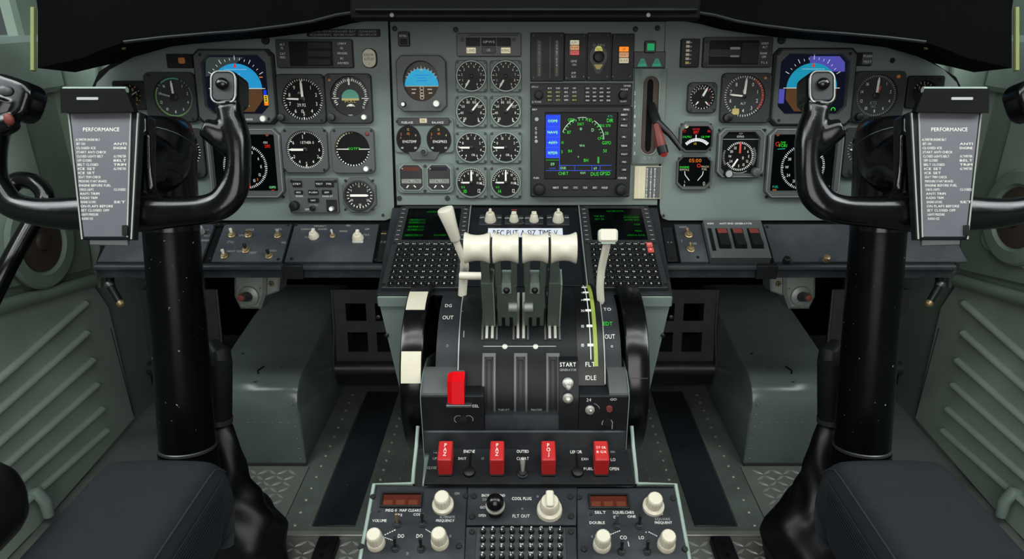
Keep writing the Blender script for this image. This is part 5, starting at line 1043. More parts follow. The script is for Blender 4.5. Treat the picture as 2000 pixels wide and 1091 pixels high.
# ------------------------------------------------------------------ trim wheels
def wheel(s):
    nm = side(s); x0, x1 = -.190, -.154
    if s > 0: x0, x1 = .1535, .1895
    lb = 'large black trim wheel with white paint patches on the rim, left of the throttle drum' if s < 0 else 'large plain black trim wheel right of the throttle drum'
    t = thing('trim_handwheel', lb, 'wheel', loc=((x0+x1)/2, WY, WZ-WRAD))
    mb = MB('gloss'); xm = (x0+x1)/2; h = (x1-x0)/2; M = Matrix.Translation((xm, WY, WZ)) @ Matrix.Rotation(R(90), 4, 'Y'); r = WRAD
    pr = [(r-.026, -h*.8), (r-.02, -h), (r-.004, -h), (r-.0012, -h*.93), (r, -h*.8), (r, h*.8), (r-.0012, h*.93), (r-.004, h), (r-.02, h), (r-.026, h*.8), (r-.028, h*.2), (r-.028, -h*.2), (r-.026, -h*.8)]
    n = 72; vs = []; fs = []
    for a, b in pr[:-1]:
        for j in range(n):
            q = 2*math.pi*j/n; vs.append(M @ Vector((a*math.cos(q), a*math.sin(q), b)))
    kk = len(pr)-1
    for i in range(kk):
        for j in range(n): fs.append([i*n+j, i*n+(j+1) % n, ((i+1) % kk)*n+(j+1) % n, ((i+1) % kk)*n+j])
    mb.add(vs, fs); mb.build('rim', t, True)
    mb = MB('blackpaint'); mb.lathe([(.02, -.012), (.024, -.006), (r-.026, -.004), (r-.026, .004), (.024, .006), (.02, .012)], n=48, M=M); mb.build('web', t, True)
    if s < 0:
        for a, b in ((570, 605), (686, 748)):
            ta, tb = (cyl_hit(805, q, WY, WZ, r)[1] for q in (a, b)); mb = MB('cream'); mb.arcbox(x0+.003, x1-.003, ta, tb, r-.001, r+.0009, WY, WZ, 'cream', 14); mb.build('white_patch', t, True)
    else:
        ta = cyl_hit(1262, 738, WY, WZ, r)[1]; mb = MB('redmark'); mb.arcbox(x0+.004, x1-.004, ta, ta+.006, r-.001, r+.0006, WY, WZ, 'rust'); mb.build('index_line', t, True)
wheel(-1); wheel(1)
# ------------------------------------------------------------------ red guarded switch panel (frame E)
u = quadplate(E, [(828, 947), (1238, 947), (1223, 878), (841, 878)], 'shutoff_switch_unit', 'black panel carrying four red switch guards below the throttle quadrant', 'control panel', m='blackpaint', h=.004, screws=((845, 940), (1228, 940), (850, 884), (1216, 884)),
    texts=(('CL', 851, 885, 5, 'dim'), ('UP', 850, 898, 5, 'dim'), ('CLOSE', 844, 916, 5, 'dim', 18), ('ENGINE', 917, 884, 6, 'white', 22), ('SHUT', 903, 898, 5, 'white', 16), ('O', 943, 898, 5, 'dim'), ('OUTBD', 1021, 884, 6, 'white', 24), ('CLS AT', 1021, 898, 6, 'white', 24), ('LENOR', 1125, 885, 6, 'white', 23), ('EXH', 1142, 899, 5, 'white', 13), ('FUEL', 1149, 918, 5, 'white', 18), ('ON', 1196, 885, 4, 'dim'), ('LO', 1197, 900, 6, 'white', 9), ('OPEN', 1199, 918, 6, 'white', 18)))
u.face['label'] = 'black panel face with white lettering'
for x in (917, 1128):
    a, b = u.p(x, 928); mb = MB('black'); mb.lathe([(.009, 0), (.008, .005), (.004, .006)], a, b+.002, .004, n=16); mb.rect(a-.002, b, a+.002, b+.04, .0043, 'pitch'); u.part(mb, 'latch_button')
u.toggle(1021, 928, .004, (0, .35), .027, 7.5, 'metal', 'bezeldark', name='toggle_switch')
nums_ = [('leftmost', 870), ('second from left', 971), ('third from left', 1071), ('rightmost', 1174)]
for i, (nm, x) in enumerate(nums_):
    gx, gy = E.uv(x, 931); g = thing('switch_guard', f'{nm} of the four red flip-up switch guards', 'switch guard', M=E.mat(gx, gy, .0045), group='red switch guards')
    tl = .10*(x-1022)/150; w = .0103; mb = MB('red'); L_, Hh = .033, .034
    P0 = rrect(-w, 0, w, L_, .002, 3); n = len(P0); vs = []
    for zf, ins in ((.002, 0), (Hh-.0015, 0), (Hh, .0014)):
        for (a, b) in (inset(P0, ins) if ins else P0): vs.append((a-tl*zf*.2, b+zf*.12, zf))
    fs = []
    for k_ in range(2):
        for j in range(n): fs.append([k_*n+j, k_*n+(j+1) % n, (k_+1)*n+(j+1) % n, (k_+1)*n+j])
    fs.append(list(range(2*n, 3*n))); fs.append(list(range(n))[::-1]); mb.add(vs, fs)
    q = ['P|A|Z', 'P|A|Z', 'P|O|J', 'DY OIL|B GX'][i].split('|')
    for j, ch in enumerate(q): mb.text(ch, -tl*Hh*.2, L_*.75+Hh*.12-j*.0075-(0 if len(q) > 2 else .004), .0062 if len(q) > 2 else .004, Hh+.0003, 'white', fit=None if len(q) > 2 else .014)
    mb.build('guard_cover', g); mb = MB('black'); mb.box(-w*.9, -.002, 0, w*.9, L_*.9, .002); mb.build('hinge_base', g)
# ------------------------------------------------------------------ rear pedestal (frame F)
ped = thing('pedestal', 'green pedestal body with a pale lipped edge, carrying the rear radio panels', 'pedestal', loc=(0, .7, 0))
fw0 = F.hit(1329, 948).x; fo = F.hit(1025, 948); fb = F.o-F.v*.32
mb = MB('boxgreen'); hw = .222
prof = [(fb.y, 0), (fb.y, fb.z-.012), (fo.y+.004, fo.z-.012), (fo.y+.004, 0)]
sideprof(1, -hw, hw, prof, 'boxgreen', mb); eo = E.hit(1025, 880)
sideprof(1, -hx, hx, [(fo.y+.004, 0), (fo.y+.004, fo.z-.012), (fy+.002, .444), (fy+.008, .444), (fy+.009, .33), (1.17, .33), (1.17, 0)], 'boxgreen', mb); mb.build('pedestal_body', ped, True)
mb = MB('palegreen')
for sg in (-1, 1):
    P = [F.o+F.u*(sg*hw)-F.v*.3+F.n*.003, F.o+F.u*(sg*hw)+F.v*.002+F.n*.003, F.o+F.u*(sg*(hx+.012))+F.v*.003+F.n*.003, Vector((sg*(hx+.0115), fo.y+.012, fo.z+.018)), Vector((sg*(hx+.011), fy-.004, .462)), Vector((sg*(hx+.010), fy+.015, .485))]
    mb = MB('palegreen'); mb.tube(P[:3], .0028, 8, up=(0, 0, 1)); mb.tube(P[2:], .0028, 8, up=(1, 0, 0)); mb.build('edge_lip', ped, True, label='pale green metal lip')
mb = MB('pitch'); mb.T = F.mat(); mb.prism([(-hw+.003, -.3), (hw-.003, -.3), (hw-.003, .001), (-hw+.003, .001)], -.011, -.0022); mb.T = None; mb.build('mounting_well', ped, True)
def radio(s):
    nm = side(s); m = lambda x: x if s < 0 else 2028+14-x
    pts = [(697, 1140), (905, 1140), (913, 951), (737, 951)] if s < 0 else [(1128, 1140), (1352, 1140), (1316, 955), (1127, 955)]
    D = 0 if s < 0 else 400
    if s < 0: T = [('MSG 0', 765, 999, 5.5, 'white', 22), ('MAP CLEARS', 802, 999, 5.5, 'white', 42), ('P2', 782, 1008, 5, 'white', 9), ('CODE', 818, 1007, 5, 'white', 20), ('DIMMER', 866, 1003, 5, 'white', 24), ('VOLUME', 742, 1019, 5.5, 'white', 28), ('ALTERNATE', 874, 1012, 5, 'dim', 30), ('FREQUENCY', 870, 1019, 5, 'white', 36), ('DO', 784, 1049, 7, 'white', 12), ('DO', 820, 1049, 7, 'white', 12), ('ON', 893, 966, 5, 'dim'), ('21', 796, 1083, 5, 'dim'), ('0', 880, 1049, 5, 'dim')]
    else: T = [('SELT', 1172, 1003, 5.5, 'white', 22), ('SQUELCHES', 1217, 1003, 5.5, 'white', 42), ('DL', 1203, 1012, 5, 'white', 10), ('ONE', 1233, 1011, 5, 'white', 16), ('SPACES', 1281, 1005, 5.5, 'white', 26), ('DOUBLE', 1166, 1023, 5.5, 'white', 30), ('SQUARE', 1293, 1016, 5, 'dim', 30), ('FREQUENT', 1295, 1023, 5, 'white', 34), ('CO', 1217, 1052, 7, 'white', 13), ('LO', 1252, 1052, 6, 'white', 10), ('0', 1156, 1050, 5, 'dim'), ('o', 1261, 1041, 4, 'white')]
    sc = ((729, 973), (706, 1070), (897, 1069), (910, 971), (741, 1001, 2.5)) if s < 0 else ((1131, 974), (1314, 976), (1140, 1075), (1337, 1075), (1154, 1007, 3))
    u = quadplate(F, pts, 'radio', f'{nm} pedestal radio with three cream knobs and a dark amber display window', 'radio', m='shelf', h=.004, screws=[(a[0], a[1], a[2] if len(a) > 2 else 6) for a in sc], texts=T)
    dx = 0 if s < 0 else 1
    q = (745, 965, 826, 994) if s < 0 else (1149, 968, 1228, 997); X0, Y0, X1, Y1 = u.r(*q); mb = MB('black'); mb.ringp(rrect(X0, Y0, X1, Y1, .001), rrect(X0+.0025, Y0+.0025, X1-.0025, Y1-.0025, .001), .004, .008, .0045, ch=.0008); wn = u.part(mb, 'display_frame')
    mb = MB('e_darkred'); mb.rect(X0+.0022, Y0+.0022, X1-.0022, Y1-.0022, .0047); 
    for i in range(3): mb.rect(X0+.004+i*.018, Y0+.004, X0+.017+i*.018, Y0+.012, .0049, 'e_segm')
    u.part(mb, 'display', parent=wn)
    a, b = (866, 990) if s < 0 else (1275, 993); u.knob(a, b, 16.5, .026, 'cream', .004, flute=.07, skirt=1.3, name='knob')
    for a, b in (((736, 1064), (860, 1062)) if s < 0 else ((1175, 1067), (1300, 1067))): u.knob(a, b, 15.5, .028, 'cream', .004, flute=.07, skirt=1.12)
    for a, b, mm in (((777, 1027, 'brass'), (826, 1026, 'bezeldark'), (773, 1074, 'bezeldark'), (823, 1075, 'bezeldark')) if s < 0 else ((1204, 1030, 'steel'), (1248, 1030, 'bezeldark'), (1213, 1080, 'bezeldark'), (1263, 1080, 'bezeldark'))): u.toggle(a, b, .004, (0, .35), .019, 5.2, mm, 'bezeldark')
    mb = MB('white')
    for (a, b), (c, d) in ((((752, 1047), (775, 1036)), ((832, 1036), (845, 1044)), ((752, 1052), (770, 1058))) if s < 0 else (((1192, 1046), (1212, 1038)), ((1266, 1041), (1284, 1050)), ((1226, 1060), (1228, 1070)))):
        for i in range(5):
            p, q_ = u.p(a+(c-a)*i/5, b+(d-b)*i/5), u.p(a+(c-a)*(i+.6)/5, b+(d-b)*(i+.6)/5); mb.line(*p, *q_, .0011, .0043)
    u.part(mb, 'guide_lines', parent=u.face)
radio(-1); radio(1)
u = quadplate(F, [(911, 1027), (1125, 1027), (1127, 953), (914, 953)], 'selector_unit', 'middle pedestal panel with a black ball knob and a cream pointer knob', 'control panel', m='shelf', h=.004, screws=((926, 972, 6), (1114, 973, 6), (922, 1012, 6), (1115, 1011, 6)),
    texts=(('ENTRY TO  END', 964, 970, 5, 'white', 46), ('DOOR', 950, 978, 5, 'dim', 14), ('GO', 943, 993, 5, 'white'), ('OPEN', 942, 1009, 5, 'white', 14), ('COOL PLUG', 1019, 976, 6, 'white', 38), ('FLT OUT', 1018, 1010, 6, 'white', 33), ('o', 1050, 971, 6, 'dim'), ('o', 1020, 995, 5, 'dim')))
a, b = u.p(968, 1000); k = u.k; mb = MB('black'); mb.lathe([(16*k, 0), (16*k, .004), (13*k, .008)], a, b, .004, n=28); mb.lathe([(18.5*k, 0), (18.5*k, .003)], a, b, .017, 'metal', n=28); mb.lathe([(10*k, .0), (10*k, .012)], a, b, .008, n=20); kb = u.part(mb, 'knob_base')
mb = MB('gloss'); mb.ball((a, b, .027), .0125, n=28, k=18); u.part(mb, 'ball_knob')
mb = MB('redbright'); mb.arc(a, b, 16*k, 18.8*k, 255, 330, .0172); u.part(mb, 'red_mark', parent=kb)
a, b = u.p(1073, 999); mb = MB('cream'); mb.lathe([(25*k, 0), (24*k, .007), (19*k, .010), (17.5*k, .024), (16*k, .026)], a, b, .004, n=40, flute=.02); mb.prism(rrect(a-7.5*k, b-14*k, a+7.5*k, b+19*k, .003), .024, .036, ch=.0015); u.part(mb, 'pointer_knob')
u = quadplate(F, [(905, 1140), (1128, 1140), (1125, 1031), (911, 1031)], 'keypad_unit', 'middle pedestal keypad with rows of small round black keys', 'keyboard', m='shelf', h=.004, screws=((922, 1041, 6), (1115, 1041, 6)))
q = u.r(931, 1030, 1106, 1128); mb = MB('bezel'); X0, Y0 = u.p(926, 1130); X1, Y1 = u.p(1104, 1034); mb.prism([(X0, Y0), (X1, Y0), (X1, Y1), (X0, Y1)], .004, .0055, ch=.0006); u.part(mb, 'key_bed')
for j in range(6):
    for i in range(9):
        a, b = u.p(944+i*18.8-j*.35, 1042+j*16.5); mb = MB('black'); mb.lathe([(5.6*k, 0), (5.2*k, .004), (4*k, .0052)], a, b, .0055, n=14); mb.text('ABCDEFGHIJ0123456789KLMNOPQRSTUVWXYZ'[(j*9+i) % 36], a, b+8.5*k, 5*k, .0058, 'white', cond=1.2); mb.ball((a-1.4*k, b+1.5*k, .0105), 1.5*k, 'white', 8, 6); u.part(mb, 'key')
# ------------------------------------------------------------------ control columns, wheels and checklist holders
PIL = {-1: "captain's", 1: "co-pilot's"}
def yk(px, py, s, z=0): return YK.hit(S(px, s)-(8 if s > 0 and px > 330 else 0), py)+YK.n*z
KY = .99/FPX
def column(s):
    nm = side(s)
    b0 = at(S(367, s), 872, 1.232); b1 = at(S(334, s), 440, 1.165)
    t = thing('control_column', f'thick black {nm} control column rising from its floor boot to a bent neck', 'control column', loc=b0)
    ax = (b1-b0)
    P = [b0, b0+ax*.5, b1]; mb = MB('column'); mb.tube([b0+ax*k/6 for k in range(7)], [.0475-.0005*k for k in range(7)], 32); mb.tube([b0+ax*.745, b0+ax*.75], .0463, 32); mb.build('tube', t, True)
    mb = MB('steel'); mb.tube([b0-ax*.01, b0-ax*.004, b0+ax*.006, b0+ax*.01], [.047, .0492, .0492, .0475], 32); mb.build('collar', t, True)
    mb = MB('column'); mb.tube([b0-ax*.35, b0-ax*.012], [.056, .0495], 28); mb.build('lower_sleeve', t, True)
    hub = Vector((b1.x+s*.006, .985, .838))
    N = [b1-ax*.02, b1+ax*.20, b1+ax*.36, Vector((b1.x+s*.001, 1.108, .838)), Vector((b1.x+s*.004, 1.06, .850)), hub+Vector((0, .012, .0))]
    mb = MB('gloss'); rr = [.0455, .0465, .049, .051, .048, .043]; Q = catmull([tuple(p)+(r,) for p, r in zip(N, rr)], 7); mb.tube([q[:3] for q in Q], [q[3] for q in Q], 32, up=(1, 0, 0)); mb.build('neck', t, True, ang=70)
    mb = MB('steel'); k = int(len(Q)*.46); 
    c0, c1 = Vector(Q[k][:3]), Vector(Q[k+1][:3]); mb.tube([c0, c0+(c1-c0)*.12], Q[k][3]+.0006, 32, up=(1, 0, 0)); mb.build('seam_ring', t, True)
    return t, hub
def yoke(s):
    nm = side(s); hub = yk(215, 380, s)
    t = thing('control_yoke', f"black {PIL[s]} control yoke with two upright horn grips, {nm} side", 'control wheel', loc=hub)
    mb = MB('gloss'); n = YK.n
    def sw(pts, zs=None, k=5):
        Q = catmull([tuple(yk(p[0], p[1], s, p[4] if len(p) > 4 else 0))+(p[2]*KY*1.09, p[3]*KY*.95) for p in pts], k)
        mb.tube([q[:3] for q in Q], [(q[4], q[3]) for q in Q], 20, up=tuple(n), sq=.9)
    # right horn as seen on the left wheel: in-plane half width, depth half width (px)
    sw([(215, 417, 37, 30), (262, 415, 36, 30), (310, 415, 31, 27), (355, 413, 27, 25), (400, 409, 26, 24), (432, 398, 27, 24), (453, 374, 27, 25), (463, 345, 23, 26), (466, 310, 20.5, 27), (463, 275, 23, 28), (455, 245, 24, 28), (450, 225, 22, 27), (447, 208, 24, 26)])
    sw([(215, 417, 37, 30), (170, 417, 33, 28), (120, 417, 29, 26), (70, 413, 25, 24), (25, 400, 24, 24), (-2, 372, 24, 25), (-14, 340, 22, 26), (-16, 300, 22, 27), (-13, 262, 24, 28), (-6, 238, 25, 28), (0, 215, 30, 28), (6, 195, 36, 28)])
    # head of the inner grip
    M = Matrix((YK.u, YK.v, YK.n)).transposed().to_4x4(); M.translation = yk(444, 175, s, 0); w, h = 27*KY, 34*KY
    mb.T = M; mb.prism(rrect(-w, -h, w, h, 17*KY), -.032, .014, ch=.004); mb.T = None
    sw([(458, 282, 28, 22), (440, 270, 26, 21, .004), (420, 259, 21, 19, .010), (405, 252, 16, 15, .015)])
    # head of the outer grip
    M2 = M.copy(); M2.translation = yk(20, 190, s, 0); mb.T = M2 @ Matrix.Rotation(R(-18*-s), 4, 'Z'); mb.prism(rrect(-46*KY, -40*KY, 46*KY, 40*KY, 28*KY), -.028, .012, ch=.005); mb.T = None
    sw([(-10, 245, 22, 20), (15, 243, 20, 20, .004), (36, 240, 15, 15, .006)])
    # hub web behind the holder
    M3 = M.copy(); M3.translation = yk(232, 330, s, -.012); mb.T = M3; mb.prism(rrect(-52*KY, -112*KY, 52*KY, 112*KY, 14*KY), -.02, .012, ch=.004); mb.T = None
    mb.tube([yk(285, 260, s, -.004), yk(287, 330, s, -.004), yk(292, 372, s, -.004), yk(312, 392, s, 0)], [.006, .006, .008, .012], 12)
    o = mb.build('wheel_body', t, True)
    r = o.modifiers.new('r', 'REMESH'); r.mode = 'VOXEL'; r.voxel_size = .0022
    r = o.modifiers.new('s', 'SMOOTH'); r.iterations = 9; r.factor = .5
    apply_mods(o)
    mb = MB('rimlight'); mb.T = M; P = rrect(-w+.0028, -h+.0028, w-.0028, h-.0028, 14*KY, 6); mb.tube([(x, y, .0138) for x, y in P], .0012, 8, closed=True); mb.T = None; mb.build('grip_highlight', t, True, label='pale tube standing in for the edge highlight')  # highlight on the pad edge, put in as a pale tube
    mb = MB('bezel'); mb.T = M; mb.prism(rrect(-w+.005, -h+.006, w-.005, h-.005, 10*KY), .0125, .0148, ch=.001); mb.T = None; pd = mb.build('switch_pad', t, True)
    mb = MB('gloss'); mb.T = M; mb.ball((0, .004, .0175), (.0095, .0085, .0065), n=20, k=12); mb.T = None; mb.build('thumb_switch', pd, True, root=t)
    if s < 0:
        mb = MB('orange'); c = yk(36, 239, s, .018); mb.ball(c, (.007, .005, .009), 'reddull', 16, 10); mb.build('trigger_button', t, True, label='orange button on the outer grip')
        mb = MB('dim'); c = yk(24, 182, s, .0135); mb.ball(c, (.010, .006, .008), 'bezelgrey', 16, 10); mb.build('trim_button', t, True)
    return t, hub
LINES = [(.56, 1.0, 0), (.2, .32, .7), (.45, .3, 1), (.7, .55, 0), (.62, .5, .7), (.34, .4, .62), (.5, .4, .62), (.42, .35, .8), (.4, 0, 0), (.55, 0, 0), (.7, 0, .92), (.8, 0, 0), (.35, .55, .45), (.5, 0, 0), (.44, 0, 0), (.4, .4, .55), (.85, 0, 0), (.75, 0, .9), (.45, 0, 0), (.3, 0, 0)]
WORDS = 'CHECK BEFORE START FLAPS SET BRAKES OFF ALTIMETER LIGHTS FUEL PUMPS ON TRIM RADIO DOORS CLOSED SEAT BELT ENGINE ANTI ICE PRESSURE'.split()
def holder(s):
    nm = side(s); z0 = .038
    c = yk(200, 470, s, z0)
    t = thing('checklist_holder', f'grey printed checklist clipped in a black tapered holder at the hub of the {nm} wheel', 'checklist', loc=c)
    Fk = YK.lift(z0)
    def poly(pts): 
        P = [Fk.uv(S(x, s), y) for x, y in pts]
        return P[::-1] if s < 0 else P
    mb = MB('bezeldark'); mb.T = YK.mat()
    mb.prism(poly([(133, 215), (272, 218), (259, 468), (160, 468)]), .024, z0, 'blackpaint', .002); mb.T = None
    mb.build('holder_tray', t, True)
    mb = MB('paper'); mb.T = YK.mat(); mb.prism(poly([(138, 219), (257, 219), (249, 462), (165, 462)]), z0, z0+.0012, 'paper', .0002)
    rnd = random.Random(3); z = z0+.0016
    def tl(str_, px, py, wpx, h, m='white'):
        a, b = Fk.uv(S(px, s), py); mb.text(str_, a, b, h*KY, z, m, fit=wpx*KY)
    tl('PERFORMANCE', 199 if s < 0 else 197, 253, 68, 7, 'white'); y = 273
    for i, (w, w2, x2) in enumerate(LINES):
        xl = 150+(y-270)*.075; xr = 252-(y-270)*.02; W = xr-xl
        def left(px): return px if s < 0 else 410-px-2
        wd = ' '.join(rnd.sample(WORDS, 3 if w > .5 else 2)); L_ = W*w*.8
        cx_ = xl+L_/2
        tl(wd, cx_ if s < 0 else 410-cx_-10, y, L_, 4.4, 'white')
        if w2 and x2: cx2 = xr-W*.16; tl(rnd.choice(WORDS), cx2 if s < 0 else 410-cx2-10, y, W*.24, 4.4, 'white')
        y += 8.1
    mb.T = None; mb.build('checklist_sheet', t, True)
    mb = MB('rimlight'); mb.T = YK.mat(); 
    for (x0, y0), (x1, y1) in (((134, 216), (161, 467)), ((270, 221), (257, 467)), ((256, 221), (249, 463))):
        a, b = Fk.uv(S(x0, s), y0), Fk.uv(S(x1, s), y1); mb.tube([(a[0], a[1], z0+.0008), (b[0], b[1], z0+.0008)], .0012, 8)
    mb.T = None; mb.build('side_rails', t, True)
    mb = MB('bezeldark'); mb.T = YK.mat(); ztop = z0+.012
    a = poly([(133, 222), (268, 220), (252, 180), (131, 180)]); mb.prism(a, z0-.004, ztop, 'pitch', .002); cl_T = mb.T; mb.T = None; cp = mb.build('clip', t, True)
    mb = MB('palegreen'); mb.T = YK.mat(); P0 = [Fk.uv(S(x, s), 178) for x in (131, 253)]; mb.tube([(P0[0][0], P0[0][1], ztop-.006), (P0[1][0], P0[1][1], ztop-.006)], (.0045), 10); 
    a, b = Fk.uv(S(182, s), 197); mb.prism(rrect(a-20*KY, b-2.5*KY, a+20*KY, b+2.5*KY, .001), ztop, ztop+.0008, 'dim'); mb.T = None; mb.build('clip_edge', t, True, root=t)
    mb = MB('bezelgrey'); mb.T = YK.mat(); mb.prism(poly([(171, 464), (247, 464), (246, 480), (172, 478)]), z0-.008, z0-.003, ch=.001); mb.T = None; mb.build('lower_tab', t, True)
    mb = MB('black'); mb.T = YK.mat(); a, b = Fk.uv(S(246, s), 450) if s < 0 else Fk.uv(S(165, s), 450); mb.prism(rrect(a-5*KY, b-10*KY, a+5*KY, b+10*KY, .001), z0, z0+.004, ch=.0006); mb.T = None; mb.build('catch', t, True)
def boot(s):
    nm = side(s)
    p = [at(S(427, s), y, d) for y, d in ((700, 1.30), (735, 1.31), (815, 1.33))]
    t = thing('column_boot', f'wrinkled black rubber boot and damper at the foot of the {nm} control column', 'boot', loc=(p[0].x, 1.1, .0))
    mb = MB('blackpaint'); mb.tube([p[0]-Vector((0, 0, .0))+(p[0]-p[1])*.0, p[0]+(p[1]-p[0])*.1, p[1], p[2]], [.018, .0245, .025, .025], 24); mb.build('damper', t, True)
    mb = MB('steel'); mb.tube([p[2]-(p[2]-p[1])*.02, p[2]+(p[2]-p[1])*.1], .0262, 24); mb.build('damper_ring', t, True)
    c = at(S(418, s), 680, 1.31); mb = MB('blackpaint'); mb.tube([at(S(414, s), 672, 1.32), at(S(428, s), 690, 1.31), at(S(432, s), 715, 1.31)], [.014, .022, .021], 16); mb.build('damper_cap', t, True)
    pts = [(428, 822, 1.335, .020), (434, 850, 1.33, .026), (440, 900, 1.33, .036), (445, 945, 1.335, .042), (455, 980, 1.34, .058), (470, 1020, 1.345, .075), (470, 1070, 1.36, .085), (466, 1130, 1.38, .085)]
    vs = []; fs = []; n = 32; Q = catmull(pts, 6); rnd = random.Random(5)
    for i, (x, y, d, r) in enumerate(Q):
        c = at(S(x, s), y, d)
        for j in range(n):
            a = 2*math.pi*j/n; f = 1+.10*math.sin(3*a+i*.35)*min(1, i/16)+.06*math.sin(5*a-i*.6)*min(1, i/16)
            vs.append((c.x+r*f*math.cos(a), c.y+r*f*math.sin(a)*.9, max(.012, c.z)))
    for i in range(len(Q)-1):
        for j in range(n): fs.append([i*n+j, i*n+(j+1) % n, (i+1)*n+(j+1) % n, (i+1)*n+j])
    fs.append(list(range(n))); mb = MB('rubber'); mb.add(vs, fs); mb.build('rubber_gaiter', t, True, ang=80)
for s in (-1, 1):
    column(s); yoke(s); holder(s); boot(s)
# ------------------------------------------------------------------ seats
def seat(s):
    nm = side(s); xa, xb = sorted((s*.632, s*.458)); y1, y0, zt, zb = .862, .30, .452, .30
    t = thing('seat', f'{nm} pilot seat cushion in dark ribbed fabric with a piped seam', 'seat', loc=((xa+xb)/2, .58, zb-.02))
    inn = -s     # inner side looks towards the pedestal
    bm = bmesh.new(); nx, ny = 10, 24; 
    def pt(u, v):  # u 0..1 outer -> inner, v 0..1 front -> back; top surface with rounded shoulders
        x = s*(.632+(.462-.632)*u); y = y1+(y0-y1)*v
        ed = max(0, 1-min(v/.07, 1)); es = max(0, 1-min(u/.10, 1)); ei = max(0, 1-min((1-u)/.10, 1))
        z = zt-.028*ed*ed-.02*es*es-.014*ei*ei+.004*math.sin(math.pi*u)
        return (x-s*0.0, y, z)
    mb = MB('fabric'); us = [0, .02, .05, .1, .2, .35, .5, .65, .8, .9, .95, .98, 1]; vs_ = [0, .01, .025, .05, .09, .15]+[.2+.08*k for k in range(11)]
    G_ = []; 
    for v in vs_:
        row = []
        for u in us:
            row.append(pt(u, v))
        # outer wall down and inner wall down
        xo = row[0]; xi = row[-1]; fr_ = max(0, 1-v/.05)*.02
        left = [(s*.628, xo[1]-fr_, zb), (s*.640, xo[1]-fr_*.3, (zb+xo[2])/2), (s*.637, xo[1], xo[2]-.012)]
        right = [(s*.458, xi[1], xi[2]-.012), (s*.452, xi[1]-fr_*.2, xi[2]-.05), (s*.457, xi[1]-fr_*.5, (zb+xi[2])/2-.02), (s*.474, xi[1]-fr_, zb)]
        G_.append(left+row+right)
    # front closing rows
    f0 = G_[0]; fr = []
    for (x, y, z) in f0: fr.append((x*.997+s*.545*.003, y-.012, zb+(z-zb)*.45))
    fr2 = [(x, y-.03, zb) for (x, y, z) in f0]; 
    rows = [fr2, fr]+G_; m_ = len(rows[0]); V_ = [p for r_ in rows for p in r_]
    fs = [[i*m_+j, i*m_+j+1, (i+1)*m_+j+1, (i+1)*m_+j] for i in range(len(rows)-1) for j in range(m_-1)]
    mb.add(V_, fs); o = mb.build('seat_cushion', t, True, ang=180)
    sm = o.modifiers.new('sub', 'SUBSURF'); sm.levels = 1; sm.render_levels = 1; apply_mods(o)
    # ribbed side and piping
    mb = MB('fabric'); k = len(us)+3-1
    P = [Vector(r_[k])+Vector((-s*.000, 0, .0012)) for r_ in G_]; mb.tube(P, .0010, 8, 'strap'); mb.build('piping', t, True)
    mb = MB('fabric')
    for i in range(20):
        z = zt-.03-i*.0053; xx = s*(.4518+.0035*max(0, (i*.7-4)/9)**1.5*3); mb.tube([(xx, y1-.03-i*.0012, z), (xx-s*.0012, y1-.06, z), (xx-s*.0012, y0, z)], .0008, 6)
    mb.build('side_ribs', t, True)
    mb = MB('blackpaint'); mb.box(xa+.02, y0, .25, xb-.02, y1-.06, zb, ch=.004); mb.build('seat_pan', t, True)
    mb = MB('steel'); mb.box(xa+.05, y0+.05, .008, xb-.05, y1-.2, .25, ch=.004); mb.build('seat_post', t, True)
seat(-1); seat(1)
p0 = at(-4, 978, .86); t = thing('armrest', 'rounded black armrest end at the lower left edge of the picture', 'armrest', loc=p0)
mb = MB('blackpaint'); mb.tube([p0+Vector((0, y, -.0)) for y in (.03, .026, .015, 0, -.1, -.3)], [(.012, .006), (.036, .018), (.05, .026), (.055, .029), (.056, .03), (.056, .03)], 28, 'rubber', up=(0, 0, 1)); mb.build('armrest_pad', t, True, ang=80)
mb = MB('steel'); mb.tube([p0+Vector((0, -.2, 0)), p0+Vector((0, -.2, -(p0.z-.01)))], .012, 12); mb.build('armrest_post', t, True)
